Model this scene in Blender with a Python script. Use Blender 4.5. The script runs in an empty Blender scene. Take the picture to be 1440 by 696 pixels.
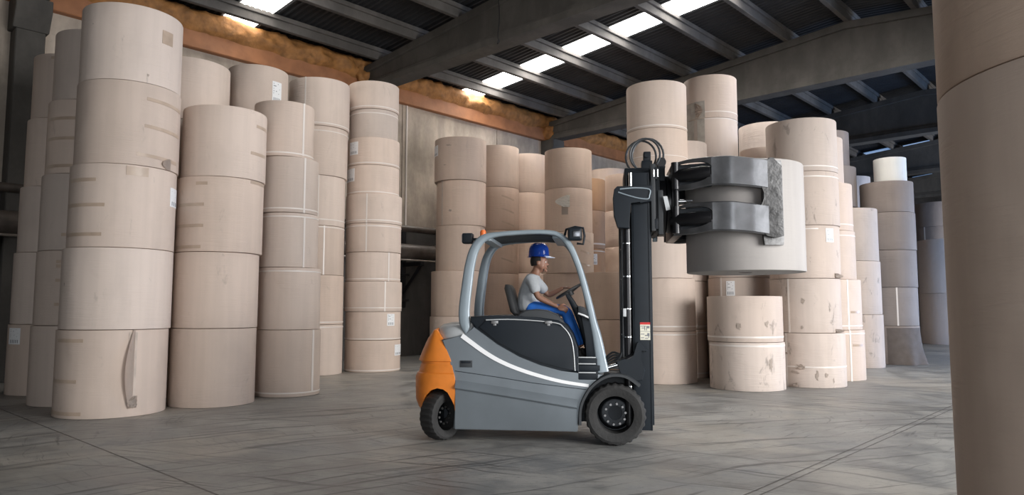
import bpy, bmesh, math, random
from mathutils import Vector, Matrix, noise
random.seed(7)
SC = bpy.context.scene
COL = SC.collection
pi = math.pi

# ------------------------------------------------------------------ camera, light, exposure
SC.view_settings.view_transform = 'Standard'
SC.view_settings.look = 'None'
SC.view_settings.gamma = 1
SC.view_settings.use_curve_mapping = False
SC.view_settings.exposure = 0.5
CAMH = 1.48
cam_d = bpy.data.cameras.new('camera')
cam_d.sensor_width = 36.0
cam_d.lens = 25.0
cam_d.clip_end = 200
cam = bpy.data.objects.new('camera', cam_d)
COL.objects.link(cam)
cam.location = (0, 0, CAMH)
cam.rotation_euler = (math.radians(94.9), 0, 0)
SC.camera = cam

world = bpy.data.worlds.new('world')
SC.world = world
world.use_nodes = True
world.node_tree.nodes['Background'].inputs[0].default_value = (0.55, 0.72, 1.0, 1)
world.node_tree.nodes['Background'].inputs[1].default_value = 0.4

# hall axes: D runs along the long wall, N points from that wall into the hall
YAW = math.radians(43)
D = Vector((math.sin(YAW), math.cos(YAW), 0))
N = Vector((math.cos(YAW), -math.sin(YAW), 0))
WD = 17.56
SPAN = 22.2
S0, S1 = -12.0, 56.0
def W(s, u, z=0.0):
    return -WD * N + s * D + u * N + Vector((0, 0, z))
# hall frame: local x = u (across), local y = s (along)
HALL = Matrix(((N.x, D.x, 0, -WD * N.x), (N.y, D.y, 0, -WD * N.y), (0, 0, 1, 0), (0, 0, 0, 1)))

def area(name, s, u, z, sx, sz, power, color, toward):
    l = bpy.data.lights.new(name, 'AREA')
    l.shape = 'RECTANGLE'; l.size = sx; l.size_y = sz
    l.energy = power; l.color = color
    o = bpy.data.objects.new(name, l); COL.objects.link(o)
    o.location = W(s, u, z)
    o.rotation_euler = Vector(toward).to_track_quat('-Z', 'Z').to_euler()
    return o
# daylight through the loading doors of the right-hand wall, and added fill lamps
DOORS = [(1.0, 14.0, 5.6), (22.5, 29.5, 4.6), (33.0, 38.0, 4.6), (-8.5, -2.5, 5.0)]  # rear and end openings are added for fill light
area('daylight_loading_door', 7.5, SPAN + 9.0, 4.2, 14.0, 8.0, 5000, (1.0, 0.98, 0.96), -N + Vector((0, 0, -.12)))
area('daylight_far_door', 26.5, SPAN + 0.25, 2.3, 6.8, 4.4, 1300, (0.36, 0.58, 1.0), -N)


area('end_fill_light', 35.5, SPAN + 0.25, 2.3, 4.8, 4.4, 1300, (0.98, 0.98, 1.0), -N)  # added lamp and opening to brighten the far right stack
area('rear_fill_light', -5.5, SPAN + 0.25, 2.5, 5.8, 4.8, 560, (0.96, 0.98, 1.0), -N)  # added lamp and opening, weak frontal fill for the forklift

# ------------------------------------------------------------------ materials
def mat(name, color, rough=0.6, metal=0.0, spec=None, bump=0.0, bscale=40, var=0.0, vscale=6, coat=0):
    m = bpy.data.materials.new(name); m.use_nodes = True
    nt = m.node_tree; b = nt.nodes['Principled BSDF']
    b.inputs['Base Color'].default_value = (*color, 1)
    b.inputs['Roughness'].default_value = rough
    b.inputs['Metallic'].default_value = metal
    if spec is not None: b.inputs['Specular IOR Level'].default_value = spec
    if coat: b.inputs['Coat Weight'].default_value = coat
    tc = nt.nodes.new('ShaderNodeTexCoord')
    if var:
        n = nt.nodes.new('ShaderNodeTexNoise'); n.inputs['Scale'].default_value = vscale; n.inputs['Detail'].default_value = 6
        nt.links.new(tc.outputs['Object'], n.inputs['Vector'])
        r = nt.nodes.new('ShaderNodeMapRange'); r.inputs[1].default_value = .3; r.inputs[2].default_value = .7
        r.inputs[3].default_value = 1 - var; r.inputs[4].default_value = 1 + var
        nt.links.new(n.outputs[0], r.inputs[0])
        mx = nt.nodes.new('ShaderNodeVectorMath'); mx.operation = 'SCALE'
        mx.inputs[0].default_value = color; nt.links.new(r.outputs[0], mx.inputs['Scale'])
        nt.links.new(mx.outputs[0], b.inputs['Base Color'])
    if bump:
        n = nt.nodes.new('ShaderNodeTexNoise'); n.inputs['Scale'].default_value = bscale; n.inputs['Detail'].default_value = 5
        nt.links.new(tc.outputs['Object'], n.inputs['Vector'])
        bp = nt.nodes.new('ShaderNodeBump'); bp.inputs['Strength'].default_value = bump; bp.inputs['Distance'].default_value = .02
        nt.links.new(n.outputs[0], bp.inputs['Height']); nt.links.new(bp.outputs[0], b.inputs['Normal'])
    return m

class NT:
    """tiny node-graph helper"""
    def __init__(s, name):
        s.m = bpy.data.materials.new(name); s.m.use_nodes = True
        s.t = s.m.node_tree; s.b = s.t.nodes['Principled BSDF']
    def n(s, kind, **kw):
        nd = s.t.nodes.new('ShaderNode' + kind)
        for k, v in kw.items():
            if k.startswith('i_'):
                key = k[2:]; key = int(key) if key.isdigit() else key.replace('_', ' ')
                if isinstance(v, bpy.types.NodeSocket): s.t.links.new(v, nd.inputs[key])
                else: nd.inputs[key].default_value = v
            else: setattr(nd, k, v)
        return nd
    def math(s, op, a, b=0.0, c=0.0):
        nd = s.n('Math', operation=op)
        for i, v in enumerate((a, b, c)):
            if isinstance(v, bpy.types.NodeSocket): s.t.links.new(v, nd.inputs[i])
            else: nd.inputs[i].default_value = v
        return nd.outputs[0]
    def rng(s, v, a, b, c=0.0, d=1.0, smooth=True):
        nd = s.n('MapRange', interpolation_type='SMOOTHSTEP' if smooth else 'LINEAR')
        s.t.links.new(v, nd.inputs[0])
        for i, x in enumerate((a, b, c, d)): nd.inputs[i + 1].default_value = x
        return nd.outputs[0]
    def noise(s, vec, scale, detail=5, rough=.55, dist=0.0):
        nd = s.n('TexNoise'); s.t.links.new(vec, nd.inputs['Vector'])
        nd.inputs['Scale'].default_value = scale; nd.inputs['Detail'].default_value = detail
        nd.inputs['Roughness'].default_value = rough; nd.inputs['Distortion'].default_value = dist
        return nd.outputs[0]
    def mapv(s, vec, scale=(1, 1, 1), loc=(0, 0, 0), rot=(0, 0, 0)):
        nd = s.n('Mapping'); s.t.links.new(vec, nd.inputs[0])
        nd.inputs['Scale'].default_value = scale; nd.inputs['Location'].default_value = loc; nd.inputs['Rotation'].default_value = rot
        return nd.outputs[0]
    def mix(s, f, a, b):
        nd = s.n('Mix', data_type='RGBA')
        for i, v in ((0, f), (6, a), (7, b)):
            if isinstance(v, bpy.types.NodeSocket): s.t.links.new(v, nd.inputs[i])
            else: nd.inputs[i].default_value = v if i == 0 else (*v, 1)
        return nd.outputs[2]
    def link(s, a, name): s.t.links.new(a, s.b.inputs[name])
    def bump(s, h, strength, dist=.02, normal=None):
        nd = s.n('Bump'); nd.inputs['Strength'].default_value = strength; nd.inputs['Distance'].default_value = dist
        s.t.links.new(h, nd.inputs['Height'])
        if normal: s.t.links.new(normal, nd.inputs['Normal'])
        return nd.outputs[0]

def paper_mat(name, base, dirt=.4, wr=.45):
    g = NT(name); tc = g.n('TexCoord').outputs['Object']; oi = g.n('ObjectInfo')
    off = g.n('VectorMath', operation='MULTIPLY_ADD')
    cb = g.n('CombineXYZ'); 
    for i in range(3): g.t.links.new(g.math('MULTIPLY', oi.outputs['Random'], 37.0 + 11 * i), cb.inputs[i])
    g.t.links.new(tc, off.inputs[0]); off.inputs[1].default_value = (1, 1, 1); g.t.links.new(cb.outputs[0], off.inputs[2])
    v = off.outputs[0]
    streak = g.noise(g.mapv(v, (7, 7, .35)), 1.0, 4)
    blot = g.noise(g.mapv(v, (1.6, 1.6, 1.1)), 1.0, 6, .6)
    smud = g.noise(g.mapv(v, (5, 5, 2.2)), 1.0, 8, .68, .6)
    c = g.mix(g.rng(streak, .35, .65), tuple(x * .965 for x in base), tuple(min(1, x * 1.025) for x in base))
    c = g.mix(g.math('MULTIPLY', g.rng(blot, .45, .72), .35), c, tuple(x * .78 for x in base))
    c = g.mix(g.math('MULTIPLY', g.rng(smud, .575 if dirt > .6 else .61, .70 if dirt > .6 else .76), dirt), c, tuple(x * .42 for x in base))
    hue = g.n('HueSaturation'); g.t.links.new(c, hue.inputs['Color'])
    g.t.links.new(g.rng(oi.outputs['Random'], 0, 1, .9, 1.08, False), hue.inputs['Value'])
    g.t.links.new(g.rng(g.math('FRACT', g.math('MULTIPLY', oi.outputs['Random'], 7.31)), 0, 1, .86, 1.12, False), hue.inputs['Saturation'])
    g.link(hue.outputs[0], 'Base Color'); g.b.inputs['Roughness'].default_value = .72
    g.b.inputs['Specular IOR Level'].default_value = .35
    w1 = g.noise(g.mapv(v, (2.2, 2.2, 26)), 1.0, 4, .6, .8)
    w2 = g.noise(v, 60, 3)
    region = g.rng(g.noise(v, 1.7, 2), .42, .6)
    hgt = g.math('ADD', g.math('MULTIPLY', g.math('MULTIPLY', w1, region), 1.6), g.math('MULTIPLY', w2, .12))
    g.link(g.bump(hgt, wr, .012), 'Normal')
    return g.m
M = {}
M['kraft'] = paper_mat('kraft_paper', (.60, .495, .425))
M['kraft_old'] = paper_mat('soiled_kraft_paper', (.56, .47, .41), .75)
M['kraft_brown'] = paper_mat('brown_kraft_paper', (.47, .30, .19), .4)
M['kraft_pink'] = paper_mat('pinkish_kraft_paper', (.61, .475, .385), .35)
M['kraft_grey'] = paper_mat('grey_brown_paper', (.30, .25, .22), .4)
M['kraft_white'] = paper_mat('white_paper', (.84, .82, .76), .15, .1)
M['kraft_clamped'] = paper_mat('pale_grey_paper', (.37, .35, .335), .15, .12)
M['slit'] = mat('exposed_inner_paper', (.36, .30, .255), .8, bump=.3, bscale=20)
M['core'] = mat('cardboard_core', (.12, .09, .07), .9)
M['tape_white'] = mat('white_packing_tape', (.72, .665, .62), .35)
M['tape_brown'] = mat('brown_packing_tape', (.46, .355, .275), .3, var=.1)
M['label'] = mat('white_paper_label', (.82, .83, .84), .5)
M['print'] = mat('label_print', (.18, .19, .21), .6)
M['wrapper'] = mat('torn_wrapper_paper', (.50, .42, .36), .75, bump=.5, bscale=14, var=.15)
M['wrapper_grey'] = mat('grey_torn_wrapper', (.36, .33, .29), .75, bump=.5, bscale=14, var=.2)
M['wrap_dark'] = mat('loose_grey_brown_wrapper', (.30, .25, .22), .75, bump=.3, bscale=10, var=.1)
M['wrapper_white'] = mat('torn_white_paper', (.86, .83, .76), .7, bump=.3, bscale=14)

def concrete(name, base, stain=.5, rough=.85, scale=1.0, panel=None):
    g = NT(name); tc = g.n('TexCoord').outputs['Object']
    a = g.noise(g.mapv(tc, (scale, scale, scale * .6)), 1.1, 8, .62)
    b = g.noise(tc, 9 * scale, 8, .65)
    st = g.noise(g.mapv(tc, (2.2 * scale, 2.2 * scale, .25 * scale)), 1.0, 6, .6)
    c = g.mix(g.rng(a, .35, .68), tuple(x * .72 for x in base), tuple(x * 1.15 for x in base))
    c = g.mix(g.math('MULTIPLY', g.rng(st, .5, .7), stain), c, tuple(x * .5 for x in base))
    c = g.mix(g.math('MULTIPLY', g.rng(b, .55, .75), .3), c, tuple(x * .55 for x in base))
    g.link(c, 'Base Color'); g.b.inputs['Roughness'].default_value = rough
    g.link(g.bump(b, .25, .02), 'Normal')
    return g.m
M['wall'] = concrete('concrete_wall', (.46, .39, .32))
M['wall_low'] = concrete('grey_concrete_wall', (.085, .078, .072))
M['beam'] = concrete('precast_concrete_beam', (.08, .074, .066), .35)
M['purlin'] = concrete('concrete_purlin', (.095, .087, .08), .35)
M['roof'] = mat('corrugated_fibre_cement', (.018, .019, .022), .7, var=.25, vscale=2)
M['foam_base'] = mat('rust_coated_tie_beam', (.33, .14, .06), .6, bump=.3, bscale=6, var=.18, vscale=3)
M['foam'] = mat('orange_spray_foam', (.31, .14, .04), .7, bump=1.0, bscale=9, var=.35, vscale=5)

def floor_mat():
    g = NT('worn_concrete_floor'); tc = g.n('TexCoord').outputs['Object']   # x = across the hall, y = along
    sep = g.n('SeparateXYZ'); g.t.links.new(tc, sep.inputs[0]); X, Y = sep.outputs[0], sep.outputs[1]
    big = g.noise(tc, .35, 5, .6); mid = g.noise(tc, 1.6, 10, .7); fine = g.noise(tc, 16, 8, .75)
    c = g.mix(g.rng(mid, .36, .64), (.19, .193, .19), (.35, .345, .325))
    c = g.mix(g.math('MULTIPLY', g.rng(big, .48, .62), .55), c, (.46, .425, .37))
    c = g.mix(g.math('MULTIPLY', g.rng(g.noise(tc, .8, 8, .7), .52, .66), .5), c, (.17, .18, .195))
    c = g.mix(g.math('MULTIPLY', g.rng(fine, .52, .72), .5), c, (.12, .12, .12))
    # tyre sweeps: arcs about two turning centres
    wob = g.noise(tc, .5, 3)
    def sweep(cx, cy, freq, lo, hi, seed):
        dx = g.math('SUBTRACT', X, cx); dy = g.math('SUBTRACT', Y, cy)
        r = g.math('SQRT', g.math('ADD', g.math('MULTIPLY', dx, dx), g.math('MULTIPLY', dy, dy)))
        a = g.math('ARCTAN2', dy, dx)
        cb = g.n('CombineXYZ')
        g.t.links.new(g.math('ADD', g.math('MULTIPLY', r, freq), g.math('MULTIPLY', wob, freq * .55)), cb.inputs[0])
        g.t.links.new(g.math('MULTIPLY', a, 5.0), cb.inputs[1]); cb.inputs[2].default_value = seed
        return g.rng(g.noise(cb.outputs[0], 1.0, 7, .66), lo, hi)
    # camera-near area sits around u=13..16, s=2..9
    s1 = sweep(30.0, 0.0, 10.5, .54, .63, 1.0)
    s2 = sweep(17.0, -9.0, 13.0, .54, .62, 5.0)
    s3 = sweep(10.5, 9.0, 14.0, .56, .65, 9.0)
    msk = g.rng(g.noise(tc, .28, 2), .4, .6)
    c = g.mix(g.math('MULTIPLY', s1, .78), c, (.075, .074, .073))
    c = g.mix(g.math('MULTIPLY', g.math('MULTIPLY', s2, msk), .8), c, (.07, .069, .068))
    c = g.mix(g.math('MULTIPLY', g.math('MULTIPLY', s3, g.math('SUBTRACT', 1.0, msk)), .5), c, (.05, .048, .046))
    # joints cut in the slab
    def joint(coord, at, w):
        d = g.math('ABSOLUTE', g.math('SUBTRACT', g.math('ADD', coord, g.math('MULTIPLY', fine, .012)), at + .006))
        return g.rng(d, w * .5, w, 1, 0)
    js = [joint(Y, 2.65, .014), joint(X, 14.95, .012), joint(X, 15.04, .010), joint(Y, 11.3, .014), joint(X, 5.9, .014), joint(Y, 20.0, .014), joint(Y, -6, .014)]
    j = js[0]
    for k in js[1:]: j = g.math('MAXIMUM', j, k)
    c = g.mix(g.math('MULTIPLY', j, .85), c, (.03, .028, .026))
    g.link(c, 'Base Color')
    g.link(g.rng(mid, .3, .7, .34, .6), 'Roughness')
    hh = g.math('SUBTRACT', g.math('MULTIPLY', fine, .25), j)
    g.link(g.bump(hh, .35, .01), 'Normal')
    return g.m
M['floor'] = floor_mat()
def sky_panel(name, col, st):
    g = NT(name); tc = g.n('TexCoord').outputs['Object']
    g.b.inputs['Base Color'].default_value = (.8, .8, .8, 1)
    n_ = g.noise(g.mapv(tc, (1.4, 5, 1)), 1.0, 5, .6)
    e = g.mix(g.rng(n_, .62, .72), col, tuple(x * .45 for x in col))
    g.link(e, 'Emission Color'); g.b.inputs['Emission Strength'].default_value = st
    return g.m
M['skylight'] = sky_panel('daylit_fibreglass_panel', (1.0, .97, .93), 14)
M['skylight_dim'] = sky_panel('dimmer_daylit_panel', (1.0, .96, .9), 5)  # emission set lower to keep the left bay darker
M['skylight_blue'] = sky_panel('grimy_daylit_panel', (.20, .38, .72), .42)

# ------------------------------------------------------------------ mesh helpers
def mesh_obj(name, bm, m, parent=None, smooth=True, angle=40):
    bmesh.ops.recalc_face_normals(bm, faces=bm.faces)
    me = bpy.data.meshes.new(name); bm.to_mesh(me); bm.free()
    for mm in (m if isinstance(m, (list, tuple)) else [m]): me.materials.append(mm)
    if smooth:
        me.polygons.foreach_set('use_smooth', [True] * len(me.polygons))
        me.set_sharp_from_angle(angle=math.radians(angle))
    o = bpy.data.objects.new(name, me); COL.objects.link(o)
    if parent: o.parent = parent
    return o
def tag(o, label=None, cat=None, group=None, kind=None):
    if label: o['label'] = label
    if cat: o['category'] = cat
    if group: o['group'] = group
    if kind: o['kind'] = kind
    return o
def empty(name, loc=(0, 0, 0), rz=0):
    o = bpy.data.objects.new(name, None); COL.objects.link(o)
    o.location = loc; o.rotation_euler = (0, 0, rz); o.empty_display_size = .2
    return o
def box(bm, x0, x1, y0, y1, z0, z1, bev=0.0, seg=2):
    vs = [bm.verts.new((x, y, z)) for x in (x0, x1) for y in (y0, y1) for z in (z0, z1)]
    F = [(0, 1, 3, 2), (4, 6, 7, 5), (0, 4, 5, 1), (2, 3, 7, 6), (0, 2, 6, 4), (1, 5, 7, 3)]
    fs = [bm.faces.new([vs[i] for i in f]) for f in F]
    if bev:
        es = list({e for f in fs for e in f.edges})
        bmesh.ops.bevel(bm, geom=es, offset=bev, segments=seg, profile=.6, affect='EDGES')
    return vs
def prism(bm, pts, y0, y1, bev=0.0, seg=2):
    """polygon in the x-z plane extruded along y"""
    a = [bm.verts.new((x, y0, z)) for x, z in pts]; b = [bm.verts.new((x, y1, z)) for x, z in pts]
    n = len(pts)
    f1 = bm.faces.new(a); f2 = bm.faces.new(b[::-1]); sd = []
    for i in range(n): sd.append(bm.faces.new((a[i], b[i], b[(i + 1) % n], a[(i + 1) % n])))
    if bev:
        es = list(f1.edges) + list(f2.edges)
        bmesh.ops.bevel(bm, geom=es, offset=bev, segments=seg, profile=.6, affect='EDGES')
def tube(bm, pts, r, n=12, cap=True, closed=False):
    P = [Vector(p) for p in pts]; rs = r if isinstance(r, (list, tuple)) else [r] * len(P)
    prev = None; rings = []
    for i, p in enumerate(P):
        if closed: t = P[(i + 1) % len(P)] - P[i - 1]
        else: t = P[min(i + 1, len(P) - 1)] - P[max(i - 1, 0)]
        t.normalize()
        if prev is None: u = t.orthogonal().normalized()
        else:
            u = prev - t * prev.dot(t)
            u = u.normalized() if u.length > 1e-6 else t.orthogonal().normalized()
        prev = u; w = t.cross(u)
        rings.append([bm.verts.new(p + (u * math.cos(2 * pi * k / n) + w * math.sin(2 * pi * k / n)) * rs[i]) for k in range(n)])
    m = len(rings)
    for i in range(m if closed else m - 1):
        a, b = rings[i], rings[(i + 1) % m]
        for k in range(n): bm.faces.new((a[k], a[(k + 1) % n], b[(k + 1) % n], b[k]))
    if cap and not closed:
        bm.faces.new(rings[0][::-1]); bm.faces.new(rings[-1])
def lathe(bm, prof, n=48, axis='z', c=(0, 0, 0), close=False):
    """profile of (r, h) revolved about an axis through c"""
    rings = []
    for r, hh in prof:
        if r < 1e-6:
            rings.append([bm.verts.new((0, 0, hh))]); continue
        rings.append([bm.verts.new((r * math.cos(2 * pi * k / n), r * math.sin(2 * pi * k / n), hh)) for k in range(n)])
    vs = [v for rg in rings for v in rg]
    L = len(rings)
    for i in range(L if close else L - 1):
        a, b = rings[i], rings[(i + 1) % L]
        for k in range(n):
            k2 = (k + 1) % n
            if len(a) == 1 and len(b) == 1: continue
            if len(a) == 1: bm.faces.new((a[0], b[k], b[k2]))
            elif len(b) == 1: bm.faces.new((a[k], b[0], a[k2]))
            else: bm.faces.new((a[k], a[k2], b[k2], b[k]))
    if axis == 'y': mt = Matrix(((1, 0, 0), (0, 0, 1), (0, -1, 0))).to_4x4()
    elif axis == 'x': mt = Matrix(((0, 0, 1), (0, 1, 0), (-1, 0, 0))).to_4x4()
    else: mt = Matrix()
    bmesh.ops.transform(bm, matrix=Matrix.Translation(Vector(c)) @ mt, verts=vs)
    return vs
def sm(pts, k=6):
    """Catmull-Rom through points"""
    P = [Vector(p) for p in pts]; out = []
    for i in range(len(P) - 1):
        p0 = P[max(i - 1, 0)]; p1 = P[i]; p2 = P[i + 1]; p3 = P[min(i + 2, len(P) - 1)]
        for j in range(k):
            t = j / k
            out.append(.5 * ((2 * p1) + (-p0 + p2) * t + (2 * p0 - 5 * p1 + 4 * p2 - p3) * t * t + (-p0 + 3 * p1 - 3 * p2 + p3) * t ** 3))
    out.append(P[-1]); return out
def hall(o):
    o.matrix_world = HALL; return o
# ------------------------------------------------------------------ building shell (hall frame: x across, y along)
bm = bmesh.new()
bmesh.ops.create_grid(bm, x_segments=12, y_segments=24, size=.5)
for v in bm.verts: v.co = Vector((v.co.x * 26 + 11.1, v.co.y * (S1 - S0 + 4) + (S0 + S1) / 2, 0))
tag(hall(mesh_obj('floor', bm, M['floor'], smooth=False)), 'worn grey concrete warehouse floor with dark tyre sweeps', kind='structure')

RZ0, RSL = 8.65, .0845             # underside of the purlins at the wall, roof slope
def roofz(u): return RZ0 + RSL * (u if u < 11.1 else 22.2 - u)
# left wall in two bands: dark concrete below the pipes, paler render above
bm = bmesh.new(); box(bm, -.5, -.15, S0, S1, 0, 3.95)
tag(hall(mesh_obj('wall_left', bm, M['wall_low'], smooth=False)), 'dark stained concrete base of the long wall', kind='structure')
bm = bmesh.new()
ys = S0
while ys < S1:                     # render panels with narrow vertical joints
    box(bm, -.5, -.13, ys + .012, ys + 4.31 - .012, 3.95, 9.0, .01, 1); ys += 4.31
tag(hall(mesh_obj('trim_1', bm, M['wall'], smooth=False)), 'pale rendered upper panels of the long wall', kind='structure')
bm = bmesh.new(); box(bm, -.15, -.10, 14.0, 14.05, 3.95, 7.95)
tag(hall(mesh_obj('trim_2', bm, M['tape_white'], smooth=False)), 'thin pale vertical strip on the upper wall', kind='structure')
# right wall with open loading doors and the added fill openings
bm = bmesh.new(); cuts = sorted(DOORS); y = S0
for a, b, hz in cuts:
    box(bm, SPAN, SPAN + .3, y, a, 0, 9.0); box(bm, SPAN, SPAN + .3, a, b, hz, 9.0); y = b
box(bm, SPAN, SPAN + .3, y, S1, 0, 9.0)
tag(hall(mesh_obj('wall_right', bm, M['wall_low'], smooth=False)), 'concrete wall with open loading doors', kind='structure')
for nm, yy in (('wall_back', S0), ('wall_front', S1)):
    bm = bmesh.new(); box(bm, -.5, SPAN + .3, yy - .3, yy, 0, 10.2)
    tag(hall(mesh_obj(nm, bm, M['wall_low'], smooth=False)), 'plain concrete end wall', kind='structure')
# corrugated roof sheet, corrugations running up the slope
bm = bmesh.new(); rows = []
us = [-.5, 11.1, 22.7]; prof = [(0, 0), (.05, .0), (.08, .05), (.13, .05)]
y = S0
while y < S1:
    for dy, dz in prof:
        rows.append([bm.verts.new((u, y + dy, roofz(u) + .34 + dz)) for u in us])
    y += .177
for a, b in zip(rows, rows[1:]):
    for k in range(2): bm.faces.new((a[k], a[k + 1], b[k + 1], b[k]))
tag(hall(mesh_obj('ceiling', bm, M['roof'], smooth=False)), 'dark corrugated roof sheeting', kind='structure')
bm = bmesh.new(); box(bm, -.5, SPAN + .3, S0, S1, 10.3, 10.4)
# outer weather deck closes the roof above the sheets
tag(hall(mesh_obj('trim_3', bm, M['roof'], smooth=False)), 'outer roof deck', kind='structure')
# daylit roof panels
win = 0
def skylight(s0, s1, u0, u1, m, label):
    global win
    win += 1
    bm = bmesh.new(); n = 6; rr = []
    for i in range(n * 4 + 1):
        yy = s0 + (s1 - s0) * i / (n * 4); dz = .02 * math.sin(2 * pi * i / 4)
        rr.append([bm.verts.new((u, yy, roofz(u) + .32 + dz)) for u in (u0, (u0 + u1) / 2, u1)])
    for a, b in zip(rr, rr[1:]):
        for k in range(2): bm.faces.new((a[k], a[k + 1], b[k + 1], b[k]))
    tag(hall(mesh_obj('window_%d' % win, bm, m)), label, kind='structure')
PUR = [.85 + 1.72 * k for k in range(13)]
for sa, sb, m_ in ((16.33, 17.25, 'skylight'), (7.88, 8.78, 'skylight_dim')):
    skylight(sa, sb, -.35, 11.0, M[m_], 'bright daylit roof panel strip')
    if m_ == 'skylight': skylight(sa, sb, 11.2, 22.0, M[m_], 'bright daylit roof panel strip on the far slope')
for sa, sb, u0, u1 in ((31.2, 32.0, 9.6, 10.8), (38.9, 40.2, 5.6, 7.4), (39.2, 40.4, 7.9, 9.2), (48.2, 50.0, 5.2, 7.2), (41.0, 42.2, 9.7, 10.9), (24.4, 25.2, 14.6, 15.9)):
    skylight(sa, sb, u0, u1, M['skylight_blue'], 'dim bluish daylit roof panel')
# purlins
tn = 3
for k, u in enumerate(PUR):
    if u > 22: continue
    tn += 1; bm = bmesh.new(); z = roofz(u)
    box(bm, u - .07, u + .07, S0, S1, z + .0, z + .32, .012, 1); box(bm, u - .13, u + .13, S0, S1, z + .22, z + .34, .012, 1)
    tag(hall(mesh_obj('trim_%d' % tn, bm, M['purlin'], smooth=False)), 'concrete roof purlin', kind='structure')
# gable beams
BEAMS = [3.71 - 8.62, 3.71, 12.33, 20.95, 29.57, 38.2, 46.8]
for s in BEAMS:
    tn += 1; bm = bmesh.new()
    def layer(z0f, z1f, hw, bev=.02):
        us = [0, 5.5, 11.1, 16.6, SPAN]
        P = [(u, z0f(u)) for u in us] + [(u, z1f(u)) for u in us[::-1]]
        prism_local(bm, P, s - hw, s + hw, bev)
    def prism_local(bm, P, a, b, bev): prism(bm, P, a, b, bev, 1)
    layer(lambda u: 7.95, lambda u: 8.12, .26)
    layer(lambda u: 8.10, lambda u: 8.22, .20, .03)
    layer(lambda u: 8.16, lambda u: roofz(u) - .12, .13, 0)
    layer(lambda u: roofz(u) - .2, lambda u: roofz(u) + .0, .22)
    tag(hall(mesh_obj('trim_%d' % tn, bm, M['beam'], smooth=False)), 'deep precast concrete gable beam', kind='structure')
    # column under the beam at the wall
    tn += 1; bm = bmesh.new()
    box(bm, -.15, .30, s - .27, s + .27, 0, 7.3, .02, 1)
    prism(bm, [(-.15, 7.3), (.3, 7.3), (.5, 7.7), (.5, 7.95), (-.15, 7.95)], s - .33, s + .33, .015, 1)
    tag(hall(mesh_obj('trim_%d' % tn, bm, M['beam'], smooth=False)), 'concrete column with a corbel carrying a roof beam', kind='structure')
# rust-orange tie beam along the wall head with sprayed foam on top
bm = bmesh.new(); box(bm, -.15, .06, S0, S1, 7.95, 8.42, .02, 1)
tag(hall(mesh_obj('trim_%d' % (tn + 1), bm, M['foam_base'], smooth=False)), 'orange-brown coated tie beam along the wall head', kind='structure')
bm = bmesh.new(); secs = []
yy = 0.0
while yy < 46:
    ring = []
    for k in range(9):
        t = k / 8; base = Vector((.06 + .16 * math.sin(pi * t) ** .7, yy, 8.36 + .62 * t))
        nz = noise.fractal(Vector((t * 2.2, yy * 2.2, 3.1)), .9, 2.1, 4)
        nz2 = noise.noise(Vector((0, yy * 1.3, 9)))
        base.x += .11 * nz; base.z += .05 * nz + (.10 * nz2 if k == 0 else 0)
        if k == 0: base.x = .05
        if k == 8: base.x = -.15; base.z = 9.02
        ring.append(bm.verts.new(base))
    secs.append(ring); yy += .09
for a, b in zip(secs, secs[1:]):
    for k in range(8): bm.faces.new((a[k], a[k + 1], b[k + 1], b[k]))
tag(hall(mesh_obj('trim_%d' % (tn + 2), bm, M['foam'], angle=80)), 'lumpy orange spray foam sealing the roof edge', kind='structure')
# foam swallowing the beam seats
for i, s in enumerate(BEAMS[2:6]):
    bm = bmesh.new(); bmesh.ops.create_icosphere(bm, subdivisions=4, radius=1)
    for v in bm.verts:
        nz = noise.fractal(v.co * 2.3 + Vector((s, 0, 0)), .9, 2, 4)
        v.co = Vector((v.co.x * .38, v.co.y * .42, v.co.z * .42)) * (1 + .28 * nz) + Vector((.02, s, 8.45 if i != 1 else 8.25))
    tag(hall(mesh_obj('trim_%d' % (tn + 3 + i), bm, M['foam'], angle=80)), 'orange foam lump around a beam seat', kind='structure')

# ------------------------------------------------------------------ wall pipes on brackets
M['pipe'] = mat('dark_painted_pipe', (.085, .07, .06), .42, .3, var=.3, vscale=4)
M['steel_dark'] = mat('black_steel', (.018, .018, .02), .5, .4, var=.2)
M['clad'] = mat('aluminium_pipe_sleeve', (.30, .27, .24), .35, .7, bump=.4, bscale=10)
def wall_pipe(u, z, r, label, bands, m=None):
    bm = bmesh.new(); tube(bm, [(u, S0 + .2, z), (u, 20.4, z)], r, 24)
    o = tag(hall(mesh_obj('wall_pipe', bm, m or M['pipe'])), label, 'pipe', 'pipes along the wall')
    for y in bands:
        bm = bmesh.new(); tube(bm, [(u, y - .05, z), (u, y + .05, z)], r + .025, 24)
        mesh_obj('pipe_flange', bm, M['clad'], o)
wall_pipe(.42, 3.20, .25, 'thick dark pipe on wall brackets, lower of the two', (3.9, 9, 14.75))
wall_pipe(.30, 3.93, .10, 'thinner dark pipe above the thick wall pipe', (6, 12, 18))
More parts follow.
